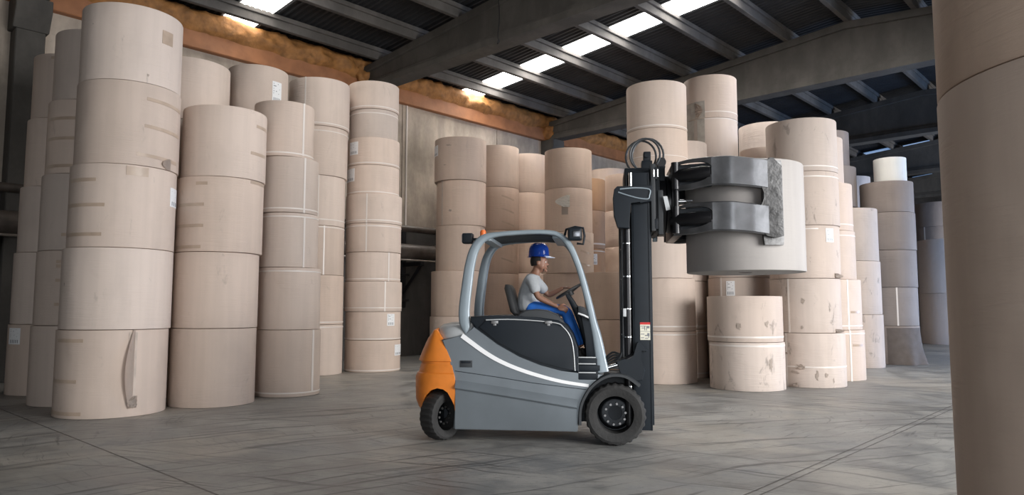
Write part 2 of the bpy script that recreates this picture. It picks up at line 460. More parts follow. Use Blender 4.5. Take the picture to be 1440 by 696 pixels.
for y in (-6.0, 3.2, 8.2, 13.95, 18.6):
    t = empty('pipe_bracket'); t.matrix_world = HALL @ Matrix.Translation((0, y, 0))
    tag(t, {13.95: 'black steel bracket with a diagonal strut, in the gap left of the forklift'}.get(y, 'black steel pipe bracket hidden along the wall behind rolls'), 'bracket', 'pipe brackets on the wall')
    bm = bmesh.new(); box(bm, -.12, .85, -.06, .06, 2.78, 2.90, .01, 1); mesh_obj('support_arm', bm, M['steel_dark'], t, False)
    bm = bmesh.new(); tube(bm, [(-.1, 0, 1.95), (.75, 0, 2.80)], .05, 8); mesh_obj('strut', bm, M['steel_dark'], t)
    bm = bmesh.new(); box(bm, -.13, -.07, -.09, .09, 1.5, 3.9, .01, 1)
    for zz in (1.7, 2.5): box(bm, -.12, .02, -.16, .16, zz, zz + .07, .01, 1)
    mesh_obj('wall_plate', bm, M['steel_dark'], t, False)
bm = bmesh.new(); tube(bm, [(.72, S0 + .2, 2.93), (.72, 20.4, 2.93)], .03, 10)
tag(hall(mesh_obj('conduit_rail', bm, M['clad'])), 'slim metal rail lying on the pipe brackets', 'rail')
# dark sagging cable hanging under the first roof beam
bm = bmesh.new(); tube(bm, [tuple(p) for p in sm([(5.9, 12.02, 9.0), (5.95, 12.0, 8.5), (5.9, 12.0, 8.05), (5.96, 12.0, 7.92), (5.88, 12.0, 7.86), (5.93, 12.0, 7.98)], 5)], .012, 6)
tag(hall(mesh_obj('hanging_cable', bm, M['steel_dark'])), 'thin dark cable hanging down the nearest roof beam', 'cable')
# ------------------------------------------------------------------ paper rolls: x, y, radius, z bottom, z top (metres), top roll first
STACKS={
'A':[(-8.16,12.88,0.6,4.83,6.0),(-8.2,12.86,0.6,3.61,4.83),(-8.24,12.83,0.6,2.45,3.61),(-8.27,12.81,0.6,1.21,2.45),(-8.29,12.8,0.6,0.0,1.21)],
'B':[(-6.86,11.54,0.64,4.75,5.89),(-6.9,11.52,0.64,3.57,4.75),(-6.93,11.5,0.64,2.37,3.57),(-6.94,11.49,0.64,1.22,2.37),(-6.96,11.48,0.64,0.0,1.22)],
'C':[(-5.7,10.4,0.674,4.69,5.81),(-5.7,10.4,0.686,3.49,4.69),(-5.72,10.38,0.693,2.32,3.49),(-5.74,10.37,0.714,1.19,2.32),(-5.76,10.36,0.714,0.0,1.19)],
'D':[(-5.84,12.59,0.68,4.72,5.82),(-5.8,12.61,0.68,3.61,4.72),(-5.77,12.62,0.68,2.51,3.61),(-5.74,12.64,0.68,1.4,2.51),(-5.71,12.65,0.68,0.0,1.4)],
'E':[(-4.66,11.36,0.635,3.5,4.62),(-4.69,11.35,0.649,2.34,3.5),(-4.71,11.34,0.632,1.18,2.34),(-4.72,11.34,0.631,0.0,1.18)],
'F':[(-5.1,13.97,0.57,5.08,6.2),(-5.07,13.98,0.567,3.98,5.08),(-5.02,14.0,0.551,2.81,3.98),(-4.99,14.01,0.548,1.66,2.81),(-4.96,14.02,0.545,0.0,1.66)],
'G':[(-4.07,12.49,0.514,4.09,5.06),(-3.98,12.52,0.513,3.12,4.09),(-3.95,12.53,0.498,2.18,3.12),(-3.92,12.54,0.528,1.12,2.18),(-3.91,12.54,0.542,0.0,1.12)],
'H':[(-4.54,16.42,0.695,5.61,6.72),(-4.53,16.42,0.66,4.48,5.61),(-4.57,16.41,0.66,3.34,4.48),(-4.57,16.41,0.66,2.23,3.34),(-4.56,16.41,0.66,1.12,2.23),(-4.56,16.41,0.66,0.0,1.12)],
'I':[(-3.43,17.28,0.615,6.26,6.94),(-3.42,17.28,0.591,5.56,6.26),(-3.41,17.28,0.628,4.89,5.56),(-3.41,17.28,0.626,4.19,4.89),(-3.38,17.28,0.675,3.49,4.19),(-3.38,17.28,0.664,2.81,3.49),(-3.38,17.29,0.654,2.12,2.81),(-3.37,17.29,0.685,1.41,2.12),(-3.36,17.29,0.658,0.74,1.41),(-3.36,17.29,0.659,0.0,0.74)],
'J':[(-1.51,20.6,0.755,5.12,6.36),(-1.48,20.6,0.715,3.83,5.12),(-1.5,20.6,0.711,2.54,3.83),(-1.57,20.6,0.768,1.26,2.54),(-1.59,20.59,0.774,0.0,1.26)],
'K':[(-0.48,22.5,0.7,5.25,6.57),(-0.48,22.5,0.7,3.9,5.25),(-0.49,22.5,0.7,2.56,3.9),(-0.49,22.5,0.7,1.24,2.56),(-0.49,22.5,0.7,0.0,1.24)],
'L':[(0.51,24.0,0.704,5.32,6.63),(0.51,24.0,0.701,4.0,5.32),(0.5,24.0,0.698,2.64,4.0),(0.5,24.0,0.694,1.34,2.64),(0.5,24.0,0.691,0.0,1.34)],
'M':[(1.66,20.72,0.691,4.92,6.08),(1.66,20.72,0.697,3.66,4.92),(1.68,20.72,0.704,2.48,3.66),(1.52,20.74,0.609,1.25,2.48),(1.51,20.74,0.626,0.0,1.25)],
'N':[(3.57,25.98,0.728,5.13,6.52),(3.55,25.99,0.725,3.72,5.13),(3.54,25.99,0.722,2.33,3.72),(3.52,25.99,0.719,1.07,2.33),(3.51,25.99,0.716,0.0,1.07)],
'N2':[(2.47,23.39,0.62,4.65,5.7),(2.46,23.39,0.62,3.41,4.65),(2.44,23.39,0.62,2.24,3.41),(2.43,23.39,0.62,1.11,2.24),(2.42,23.4,0.62,0.0,1.11)],
'N3':[(3.52,21.84,0.62,4.44,5.56),(3.5,21.84,0.62,3.34,4.44),(3.49,21.84,0.62,2.19,3.34),(3.48,21.84,0.62,1.14,2.19),(3.47,21.85,0.62,0.0,1.14)],
'O':[(2.36,17.06,0.62,1.22,2.33),(2.35,17.06,0.62,0.0,1.22)],
'P':[(3.04,14.68,0.62,5.12,6.1),(3.04,14.67,0.619,4.08,5.12),(3.06,14.67,0.623,3.08,4.08),(3.08,14.67,0.633,2.08,3.08),(3.1,14.66,0.65,1.03,2.08),(3.11,14.66,0.646,0.0,1.03)],
'S':[(3.83,15.81,0.55,4.12,5.14),(3.82,15.81,0.55,3.1,4.12),(3.81,15.82,0.55,2.07,3.1),(3.8,15.82,0.55,1.04,2.07),(3.8,15.82,0.55,0.0,1.04)],
'Q':[(4.91,17.25,0.636,6.02,7.08),(4.9,17.25,0.641,4.94,6.02),(4.9,17.25,0.636,3.85,4.94),(4.87,17.26,0.636,2.77,3.85),(4.84,17.27,0.636,1.71,2.77),(4.82,17.28,0.636,0.72,1.71),(4.8,17.28,0.636,0.0,0.72)],
'T2':[(6.06,17.05,0.49,4.22,5.3),(6.03,17.06,0.49,3.12,4.22),(6.0,17.07,0.49,2.04,3.12),(5.98,17.08,0.49,0.95,2.04),(5.96,17.08,0.49,0.0,0.95)],
'T':[(6.92,19.08,0.7,5.18,6.4),(6.89,19.09,0.7,3.96,5.18),(6.86,19.11,0.7,2.75,3.96),(6.83,19.12,0.7,1.55,2.75),(6.8,19.13,0.7,0.0,1.55)],
'U':[(5.79,14.03,0.658,4.1,5.14),(5.79,14.03,0.66,3.06,4.1),(5.78,14.03,0.653,2.05,3.06),(5.77,14.04,0.646,1.02,2.05),(5.8,14.02,0.66,0.0,1.02)],
'V':[(4.39,13.49,0.679,0.87,1.71),(4.41,13.48,0.674,0.0,0.87)],
'W':[(4.85,15.17,0.63,2.12,3.17),(4.83,15.18,0.627,1.07,2.12),(4.81,15.19,0.624,0.0,1.07)],
'X':[(6.59,15.35,0.6,4.11,5.12),(6.72,15.29,0.6,3.1,4.11),(6.74,15.28,0.6,2.08,3.1),(6.81,15.25,0.6,1.04,2.08),(6.84,15.24,0.6,0.0,1.04)],
'Y':[(8.8,19.79,0.66,5.36,6.36),(8.94,19.73,0.66,4.24,5.36),(8.9,19.75,0.66,3.08,4.24),(8.86,19.76,0.66,2.03,3.08),(8.83,19.78,0.66,0.98,2.03),(8.8,19.79,0.66,0.0,0.98)],
'Z':[(8.81,18.41,0.64,2.67,4.02),(8.83,18.4,0.64,1.33,2.67),(8.84,18.39,0.64,0.0,1.33)],
'AA':[(11.99,24.88,0.62,4.95,6.06),(11.95,24.9,0.62,3.76,4.95),(11.91,24.92,0.62,2.59,3.76),(11.86,24.94,0.62,1.33,2.59),(11.82,24.96,0.62,0.0,1.33)],
'BB':[(10.37,19.51,0.665,4.06,4.91),(10.38,19.5,0.662,3.04,4.06),(10.37,19.51,0.663,2.04,3.04),(10.37,19.51,0.652,1.02,2.04),(10.37,19.51,0.657,0.0,1.02)],
'DD':[(18.38,30.03,1.05,2.11,4.36),(18.37,30.04,1.05,0.0,2.11)],
'CC':[(20.18,33.37,1.0,5.26,6.41),(20.14,33.4,1.0,3.88,5.26),(20.09,33.43,1.0,2.58,3.88),(20.0,33.48,1.0,0.0,2.58)]}

STACKS['EE'] = [(2.493, 2.703, .72, 2.372, 4.55), (2.514, 2.684, .75, 0, 2.372)]
STACKS['WH'] = [(10.47, 19.45, .408, 4.91, 5.6)]
for k in STACKS:
    if STACKS[k][-1][3] != 0 and k != 'WH': STACKS[k][-1] = STACKS[k][-1][:3] + (0.0,) + STACKS[k][-1][4:]

DESC = {
'A': 'the leftmost stack by the dark wall', 'B': 'the second stack from the left edge',
'C': 'the big front left stack with a torn slit', 'D': 'the stack half hidden behind the torn-slit stack',
'E': 'the four-roll stack right of the torn-slit stack', 'F': 'the rear left stack whose top carries a label',
'G': 'the white-taped front stack of five rolls', 'H': 'the six-roll stack left of the ten-roll stack',
'I': 'the stack of ten thin rolls', 'J': 'the stack right of the bare wall and pipes',
'K': 'the second stack right of the bare wall', 'L': "the recessed stack above the driver's helmet",
'M': 'the stack with a torn curl', 'N': 'the rearmost stack left of the mast',
'N2': 'the thin brown stack beside the torn-curl stack', 'N3': 'the slim stack just left of the mast',
'O': 'the low two-roll stack left of the mast', 'P': 'the tall stack directly right of the mast',
'S': 'the dim stack tucked behind the mast-side stack', 'Q': 'the tallest stack with grey torn wrapper',
'T2': 'the stack peeking just above the clamped roll', 'T': 'the rear stack left of the soiled stack',
'U': 'the soiled stack right of the clamped roll', 'V': 'the short two-roll stack under the clamped roll',
'W': 'the stack behind the short two-roll stack', 'X': 'the narrow stack right of the soiled stack',
'Y': 'the dark stack rising behind the narrow stack', 'Z': 'the three-roll stack left of the grey-brown stack',
'BB': 'the grey-brown stack crowned by a white roll', 'AA': 'the far stack left of the white roll',
'DD': 'the far pale stack beside the foreground rolls', 'CC': 'the farthest grey stack at the right',
'EE': 'the close foreground stack at the right edge'}
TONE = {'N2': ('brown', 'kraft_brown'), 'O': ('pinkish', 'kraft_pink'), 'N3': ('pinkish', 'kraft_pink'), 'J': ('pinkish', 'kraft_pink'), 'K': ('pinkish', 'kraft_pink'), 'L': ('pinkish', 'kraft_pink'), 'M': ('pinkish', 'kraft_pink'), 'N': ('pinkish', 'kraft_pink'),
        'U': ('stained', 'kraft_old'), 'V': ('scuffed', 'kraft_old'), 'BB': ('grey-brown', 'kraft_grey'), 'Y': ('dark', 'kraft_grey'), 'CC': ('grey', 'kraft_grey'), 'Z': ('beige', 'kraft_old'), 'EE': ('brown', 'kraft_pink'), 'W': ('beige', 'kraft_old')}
ORD = ['top', 'second from top', 'third from top', 'fourth from top', 'fifth from top', 'sixth from top', 'seventh from top', 'eighth from top', 'ninth from top', 'tenth from top']

def roll_mesh(r, hgt, n=96, core=.075, seed=0):
    """a wound paper roll: slightly uneven wall, eased rims, hollow core"""
    bm = bmesh.new()
    lathe(bm, [(core, .004), (r - .012, .002), (r - .004, .004), (r, .014), (r, hgt * .25), (r, hgt * .5), (r, hgt * .75), (r, hgt - .014), (r - .004, hgt - .004), (r - .012, hgt - .002), (core, hgt - .002)], n, close=True)
    for v in bm.verts:
        q = Vector((v.co.x, v.co.y, 0))
        if q.length > core + .05:
            a = math.atan2(q.y, q.x)
            k = .0022 * math.sin(2 * a + seed) + .0016 * noise.noise(Vector((math.cos(a) * 2, math.sin(a) * 2, v.co.z * 1.5 + seed)))
            v.co.x *= 1 + k; v.co.y *= 1 + k
    for f in bm.faces:
        f.material_index = 0
        c = f.calc_center_median()
        if math.hypot(c.x, c.y) < core + .002: f.material_index = 1
    return bm
ROLLS = {}
def make_roll(key, i, t, mk, label, group):
    x, y, r, z0, z1 = t
    o = mesh_obj('paper_roll', roll_mesh(r, z1 - z0 - .004, seed=hash((len(key), i)) % 50 if False else (i * 7 + len(ROLLS)) % 50), [M[mk], M['core']])
    o.location = (x, y, z0 + .001)
    tag(o, label, 'paper roll', group)
    ROLLS[(key, i)] = (o, r, z1 - z0 - .004, math.atan2(-y, -x))
    return o
for key, rolls in STACKS.items():
    if key == 'WH': continue
    tone, mk = TONE.get(key, ('beige', 'kraft'))
    for i, t in enumerate(rolls):
        pos = 'bottom' if i == len(rolls) - 1 else ORD[i]
        make_roll(key, i, t, mk, '%s paper roll, %s in %s' % (tone, pos, DESC[key]), 'paper rolls in the stacks')
make_roll('WH', 0, STACKS['WH'][0], 'kraft_white', 'small bright white paper roll crowning the grey-brown stack', 'paper rolls in the stacks')

def wrap(key, i, name, m, u0, u1, v0, v1, off=.0035, label=None, th=.0015, slant=0.0):
    """a strip bonded to a roll: u = -1..1 across the side facing the aisle, v = 0..1 up its height"""
    o, r, hgt, a0 = ROLLS[(key, i)]
    A0 = a0 + math.asin(max(-1, min(1, u0))) if abs(u0) <= 1 else a0 + u0 * pi / 2
    A1 = a0 + math.asin(max(-1, min(1, u1))) if abs(u1) <= 1 else a0 + u1 * pi / 2
    n = max(2, int(abs(A1 - A0) / .07)); bm = bmesh.new(); rows = []
    for k in range(n + 1):
        a = A0 + (A1 - A0) * k / n; dz = slant * (k / n - .5)
        rr = r * (1.0035) + off
        rows.append([bm.verts.new((q * math.cos(a), q * math.sin(a), hgt * v + dz)) for q, v in ((rr, v0), (rr, v1), (rr - off, v1), (rr - off, v0))])
    for a, b in zip(rows, rows[1:]):
        for k in range(4): bm.faces.new((a[k], a[(k + 1) % 4], b[(k + 1) % 4], b[k]))
    bm.faces.new(rows[0]); bm.faces.new(rows[-1][::-1])
    c = mesh_obj(name, bm, m, o, angle=30)
    if label: c['label'] = label
    return c
def ring(key, i, v, w=.022, u0=-1.9, u1=1.9, slant=0):
    o, r, hgt, a0 = ROLLS[(key, i)]
    return wrap(key, i, 'tape_band', M['tape_white'], u0, u1, v - w / hgt / 2, v + w / hgt / 2, label='thin white tape band', slant=slant)
def vert(key, i, u, v0=.0, v1=1.0, w=.03):
    o, r, hgt, a0 = ROLLS[(key, i)]
    return wrap(key, i, 'tape_seam', M['tape_white'], u - w / r / 2, u + w / r / 2, v0, v1, label='vertical white tape seam')
def btape(key, i, u0, u1, v, w=.05, slant=0):
    o, r, hgt, a0 = ROLLS[(key, i)]
    return wrap(key, i, 'tape_strip', M['tape_brown'], u0, u1, v - w / hgt / 2, v + w / hgt / 2, label='brown tape strip', slant=slant)
def label(key, i, u, v0, v1, w=.13):
    o, r, hgt, a0 = ROLLS[(key, i)]
    a = wrap(key, i, 'shipping_label', M['label'], u - w / r / 2, u + w / r / 2, v0, v1, .004, label='white printed label')
    # printed block and lines of the label, one sub-part
    bm = bmesh.new(); 
    def cell(ua, ub, va, vb):
        A = a0 + math.asin(max(-1, min(1, ua))); B = a0 + math.asin(max(-1, min(1, ub))); q = r * 1.0035 + .0048
        bm.faces.new([bm.verts.new((q * math.cos(x), q * math.sin(x), hgt * y)) for x, y in ((A, va), (B, va), (B, vb), (A, vb))])
    hw = w / r / 2; dv = v1 - v0
    for k in range(9):
        if k % 2 == 0: cell(u - hw * .7 + k * hw * .155, u - hw * .7 + (k + .8) * hw * .155, v0 + dv * .08, v0 + dv * .28)
    for q_, L in ((.45, .8), (.55, .5), (.66, .9), (.78, .4), (.88, .7)): cell(u - hw * .75, u - hw * .75 + hw * 1.5 * L, v0 + dv * q_, v0 + dv * (q_ + .035))
    mesh_obj('label_print', bm, M['print'], a, False)
# --- left group
btape('A', 0, -.55, -.1, .93); btape('A', 0, -.35, .3, .2); btape('A', 1, .1, .6, .55); btape('A', 3, .1, .6, .8); btape('A', 3, -.1, .5, .25)
label('A', 4, -.80, .72, .95, .16); label('A', 1, .35, .72, .95, .12)
for v in (.74, .47, .10): btape('B', 1, -.95, .2, v)
for v in (.85, .79, .60, .28): btape('B', 3, -.55, .2, v)
btape('B', 2, -.5, .1, .2)
for v, a, b in ((.80, .30, .96), (.47, .28, .95), (.12, .15, .92)): btape('C', 1, a, b, v, .05, -.03)
for v, a, b in ((.80, -.95, -.5), (.50, -.98, -.33), (.15, -.98, -.36)): btape('C', 2, a, b, v)
wrap('C', 2, 'tape_patch', M['tape_brown'], .02, .42, .87, .98, label='faded brown paper patch')
wrap('C', 0, 'tape_patch', M['tape_brown'], .55, .76, .58, .76, label='square brown paper patch')
for v, a, b in ((.88, -.93, -.5), (.42, -.97, -.58), (.06, -.99, -.48)): btape('C', 4, a, b, v)
label('C', 2, .97, .56, .80, .16)
for v, a, b in ((.90, -.55, -.3), (.62, -.93, -.36), (.34, -.97, -.36), (.06, -.98, -.4)): btape('E', 1, a, b, v)
btape('E', 0, .72, .98, .78); btape('E', 0, .6, .95, .38); btape('E', 1, .65, .97, .97)
label('F', 0, .60, .35, .75, .17)
ring('G', 0, .06); vert('G', 0, .62, .04, 1); ring('G', 1, .07); vert('G', 1, .52); ring('G', 2, .93); vert('G', 2, .5, 0, .93)
ring('G', 3, .94); ring('G', 4, .06); vert('G', 4, .74, .06, 1)
ring('H', 0, .05); vert('H', 0, -.45); ring('H', 1, .9); vert('H', 2, .08); ring('H', 2, .12); ring('H', 3, .97); vert('H', 3, .3); ring('H', 4, .05); ring('H', 5, .95)
ring('I', 0, .08); ring('I', 1, .85); ring('I', 2, .07); ring('I', 3, .07); ring('I', 4, .10); ring('I', 5, .90); ring('I', 6, .08); ring('I', 7, .12); ring('I', 8, .05); ring('I', 9, .06)
vert('I', 4, -.25); vert('I', 5, -.25); vert('I', 6, .55); vert('I', 7, .40)
label('I', 2, -.74, .38, .85, .19); label('I', 3, -.86, .45, .9, .19); label('I', 8, .62, .5, .92, .17); label('I', 9, .9, .5, .85, .17)
# --- centre group
label('J', 0, -.95, .6, .85, .14); wrap('J', 1, 'tape_seam', M['wrapper'], -.78, -.74, 0, 1, label='dark scuffed seam')
for k, v in ((1, .75), (1, .45), (1, .15), (2, .7), (2, .3)): btape('K', k, .2, .75, v, .05, -.12)
for v in (.8, .5, .2): btape('M', 2, .45, .85, v, .05, -.08)
label('N3', 0, .1, .65, .92, .19); label('N2', 2, .45, .55, .85, .16); ring('N2', 1, .12, .05); ring('N2', 2, .93, .03)
vert('N3', 2, -.1, 0, 1, .03)
# --- right group
ring('P', 0, .05); ring('P', 1, .45, .012, -1.9, 1.9, .0); ring('P', 4, .09); ring('P', 5, .94)
ring('Q', 0, .14); ring('Q', 1, .98); ring('Q', 1, .0 + .03)
ring('S', 3, .06); ring('S', 4, .1); ring('S', 5 if ('S', 5) in ROLLS else 4, .93)
ring('U', 0, .09); ring('U', 1, .90); ring('U', 4, .38, .025); vert('U', 3, -.45); vert('U', 4, -.60)
label('U', 2, .70, .68, .94, .13); ring('U', 2, .93, .02, -.9, .4)
ring('V', 0, .11, .03); ring('V', 1, .93, .035); vert('W', 1, -.55); label('W', 1, -.25, .64, .93, .17)
ring('X', 1, .13); ring('X', 2, .9); vert('X', 3, .55); ring('X', 3, .08); ring('X', 4, .93); vert('X', 4, .52)
btape('X', 3, .62, .9, .35, .045)['label'] = 'short pale tape strip'; btape('X', 4, .6, .92, .70, .045)['label'] = 'short pale tape strip'
vert('BB', 3, .22, 0, 1, .04); vert('CC', 1, -.55, 0, 1, .05)

# --- torn paper: curled and crumpled sheets hanging from the rolls
def flap(key, i, u0, u1, v0, v1, curl, m, name='torn_flap', free='left', crumple=.0, label_='torn paper flap', droop=0):
    """a sheet attached along one vertical edge and curling away from the roll"""
    o, r, hgt, a0 = ROLLS[(key, i)]
    A0 = a0 + math.asin(u0); A1 = a0 + math.asin(u1); bm = bmesh.new(); rows = []
    nu, nv = 10, 22
    for a in range(nu + 1):
        t = a / nu; s_ = 1 - t if free == 'left' else t      # distance from the attached edge
        col = []
        for b in range(nv + 1):
            w_ = b / nv; lens = math.sin(pi * min(1, max(0, w_ * .85 + .12)))
            ang = A1 - (A1 - A0) * s_ * (lens * .85 + .15) if free == 'left' else A0 + (A1 - A0) * s_ * (lens * .85 + .15)
            lift = curl * (s_ ** 1.6) * lens
            cr = crumple * noise.noise(Vector((t * 3, w_ * 6, i * 3.3 + len(key))))
            rr = r * 1.0035 + .006 + lift + abs(cr)
            col.append(bm.verts.new((rr * math.cos(ang), rr * math.sin(ang), hgt * (v0 + (v1 - v0) * w_) - droop * s_)))
        rows.append(col)
    for a, b in zip(rows, rows[1:]):
        for k in range(nv): bm.faces.new((a[k], a[k + 1], b[k + 1], b[k]))
    g = bmesh.ops.solidify(bm, geom=bm.faces[:], thickness=.003)
    c = mesh_obj(name, bm, m, o, angle=60); c['label'] = label_
    return c
wrap('C', 4, 'torn_opening', M['wrapper'], .25, .40, .14, .97, .003, label='darker inner layer in the tear')
flap('C', 4, .19, .36, .10, 1.0, .075, M['kraft'], free='left', label_='long vertical tongue of torn wrapper')
flap('C', 4, .25, .43, .10, .24, .03, M['wrapper'], free='left', crumple=.03, label_='crumpled foot of the torn wrapper')
flap('C', 1, .62, .80, 0, .14, .02, M['kraft'], label_='lifted corner of wrapper')
flap('M', 1, -.45, .05, .55, .82, .12, M['wrapper_white'], free='left', crumple=.03, label_='pale curled paper tear')
wrap('M', 1, 'torn_opening', M['slit'], -.28, -.02, .38, .60, .003, label='dark scar under the paper curl')
wrap('Q', 0, 'torn_wrapper', M['wrapper_grey'], -.97, -.20, .01, .40, .010, label='grey torn wrapper hanging down')
wrap('Q', 1, 'torn_wrapper', M['wrapper_grey'], -.97, -.20, .45, .99, .010, label='grey torn wrapper hanging down')
flap('Q', 0, -.55, -.25, .02, .36, .06, M['wrapper'], free='right', crumple=.05, label_='open fold of torn wrapper')
wrap('Q', 1, 'torn_opening', M['slit'], -.58, -.46, .5, .99, .014, label='dark slit in the torn wrapper')
for (k, i, u0, u1, v0, v1) in (('U', 2, .80, .96, 0, .09), ('U', 3, .80, .97, 0, .07), ('U', 4, -.42, -.32, .02, .09), ('L', 1, -.8, -.5, .05, .16)):
    flap(k, i, u0, u1, v0, v1, .035, M['wrapper'], free='right' if u0 > 0 else 'left', crumple=.035, label_='crumpled torn paper edge')
def tear(k, i, u, v, w, h, seed):
    """a ragged scuff through the outer wrap"""
    o, r, hgt, a0 = ROLLS[(k, i)]; bm = bmesh.new(); rnd = random.Random(seed); n_ = 18; ring_ = []
    ac = a0 + math.asin(u); q = r * 1.0035 + .004
    for t in range(n_):
        a = 2 * pi * t / n_; s = rnd.uniform(.35, 1.0)
        ang = ac + s * w / 2 * math.cos(a) / r; ring_.append(bm.verts.new((q * math.cos(ang), q * math.sin(ang), hgt * v + s * h / 2 * math.sin(a))))
    c_ = bm.verts.new((q * math.cos(ac), q * math.sin(ac), hgt * v))
    for t in range(n_): bm.faces.new((c_, ring_[t], ring_[(t + 1) % n_]))
    mesh_obj('paper_tear', bm, M['slit'], o)['label'] = 'ragged dark scuff in the wrapper'
for n_i, (k, i, u, v, w, h) in enumerate((('U', 4, -.25, .40, .20, .10), ('U', 4, -.38, .28, .22, .08), ('U', 4, .20, .22, .07, .24), ('U', 4, .44, .24, .08, .12), ('U', 4, .62, .14, .05, .16), ('U', 3, -.05, .58, .09, .16), ('U', 3, .66, .42, .05, .10), ('U', 3, -.1, .10, .06, .08), ('U', 4, -.62, .62, .12, .07), ('V', 0, -.15, .35, .10, .20), ('V', 0, .55, .4, .12, .16), ('V', 1, .60, .55, .10, .30), ('J', 0, -.45, .80, .20, .07), ('J', 0, -.6, .35, .14, .04), ('J', 1, -.45, .32, .14, .08), ('M', 1, -.2, .50, .16, .14), ('C', 0, -.75, .72, .03, .03), ('C', 0, .30, .10, .04, .06), ('C', 3, -.9, .55, .04, .07), ('L', 1, -.6, .12, .14, .10), ('X', 4, -.1, .4, .06, .1), ('BB', 3, -.4, .75, .10, .07), ('BB', 4, .55, .7, .08, .06), ('DD', 1, .0, .2, .12, .12))):
    tear(k, i, u, v, w, h, n_i + 3)
for (k, i, u0, u1, v0, v1) in (('H', 5, .08, .24, .73, .79), ('H', 5, .08, .24, .42, .48), ('U', 4, -.30, -.12, .34, .40)):
    flap(k, i, u0, u1, v0, v1, .03, M['wrapper'], crumple=.02, label_='small lifted paper tear')
def splay(k, i, u0, u1, top, flare, m):
    """loosened wrapper that spreads outwards at the foot of a roll"""
    o, r, hgt, a0 = ROLLS[(k, i)]; bm = bmesh.new(); rows = []
    for a in range(25):
        t = a / 24; ang = a0 + math.asin(u0) + (math.asin(u1) - math.asin(u0)) * t; col = []
        for b in range(13):
            w_ = b / 12; z = hgt * top * (1 - w_)
            fl = flare * w_ ** 1.7 * math.sin(pi * min(1, t * .62)) * (1 + .35 * math.sin(t * 17) * w_)
            col.append(bm.verts.new(((r * 1.0035 + .001 + fl) * math.cos(ang), (r * 1.0035 + .001 + fl) * math.sin(ang), z + .004)))
        rows.append(col)
    for a, b in zip(rows, rows[1:]):
        for q in range(12): bm.faces.new((a[q], a[q + 1], b[q + 1], b[q]))
    bmesh.ops.solidify(bm, geom=bm.faces[:], thickness=.003)
    mesh_obj('loose_wrapper', bm, m, o, angle=60)['label'] = 'wrapper spreading out at the foot'
splay('BB', 4, -.2, .999, .95, .15, M['wrap_dark'])
# ------------------------------------------------------------------ forklift (local x forward, y to its left, z up)
FO = Vector((1.187, 8.377, 0)); FR = math.radians(-7)
M['fl_grey'] = mat('forklift_grey_paint', (.165, .19, .21), .38, .25, var=.08, vscale=3, coat=.2)
M['fl_silver'] = mat('light_grey_paint', (.48, .50, .51), .4, .1, var=.06)
M['fl_guard'] = mat('blue_grey_paint', (.25, .30, .335), .38, .15, var=.06)
M['fl_orange'] = mat('orange_paint', (.72, .215, .028), .42, 0, var=.14, vscale=5, coat=.2)
M['fl_black'] = mat('black_blue_paint', (.008, .012, .017), .5, .0, spec=.3, var=.1)
M['fl_white'] = mat('white_stripe_paint', (.86, .87, .88), .4)
M['rubber'] = mat('tyre_rubber', (.022, .022, .022), .8, bump=.25, bscale=30, var=.25)
M['rim'] = mat('dark_wheel_rim', (.02, .023, .027), .35, .5)
M['bolt'] = mat('worn_steel', (.26, .26, .26), .4, .8)
M['clamp'] = mat('worn_dark_steel', (.20, .205, .215), .34, .8, bump=.12, bscale=8, var=.3, vscale=4)
M['clamp_pad'] = mat('scuffed_steel_pad', (.12, .12, .12), .5, .6, bump=.4, bscale=22, var=.35, vscale=9)
M['cyl'] = mat('black_hydraulic_cylinder', (.012, .012, .014), .32, .1)
M['hose'] = mat('rubber_hose', (.05, .055, .06), .45)
M['vinyl'] = mat('black_vinyl', (.018, .019, .02), .5, bump=.1, bscale=60)
M['cowl'] = mat('dark_grey_plastic', (.03, .034, .038), .5)
M['chrome'] = mat('bright_steel', (.7, .72, .74), .2, 1.0)
M['red'] = mat('red_label_paint', (.5, .02, .02), .5)
M['cream'] = mat('cream_label', (.68, .66, .55), .5)
M['mirror'] = mat('mirror_glass', (.25, .26, .28), .35, 1.0)
M['beacon'] = mat('orange_beacon_lens', (.9, .2, .05), .25)

fork = empty('forklift', FO, FR)
tag(fork, 'grey and orange electric forklift with a black mast and roll clamp', 'forklift')
def fp(name, bm, m, parent=None, label=None, smooth=True, angle=35):
    o = mesh_obj(name, bm, m, parent or fork, smooth, angle)
    if label: o['label'] = label
    return o
# -- chassis: upper body plates and flared skirt
BOD = [(-1.79, .15), (-.41, .15), (-.39, .36), (-.345, .53), (-.245, .67), (-.12, .76), (-.205, .765), (-.39, .775), (-.576, .795), (-.81, .855), (-1.046, .946), (-1.284, 1.077), (-1.525, 1.249), (-1.565, 1.28), (-1.645, 1.18), (-1.93, 1.13), (-1.86, .99), (-1.80, .83), (-1.767, .636), (-1.765, .43)]
bm = bmesh.new(); prism(bm, BOD, -.548, .548, .012, 2)
chassis = fp('chassis', bm, M['fl_grey'])
for sg in (-1, 1):
    bm = bmesh.new(); rows = []
    for k in range(15):
        t = k / 14; x = -1.762 + t * (1.762 - .412); zc = .604 - .195 * t ** 1.05
        pr = [(.546, zc + .085), (.558, zc + .07), (.597, zc + .012), (.600, zc + .002), (.594, zc - .010), (.572, zc - .018), (.570, zc - .03), (.578, .165), (.570, .148), (.50, .148), (.50, zc + .08)]
        rows.append([bm.verts.new((x, sg * y, z)) for y, z in pr])
    n_ = len(rows[0])
    for a, b in zip(rows, rows[1:]):
        for k in range(n_): bm.faces.new((a[k], a[(k + 1) % n_], b[(k + 1) % n_], b[k]))
    bm.faces.new(rows[0]); bm.faces.new(rows[-1][::-1])
    fp('side_skirt', bm, M['fl_grey'], label='flared grey lower skirt with a bright crease')
bm = bmesh.new()
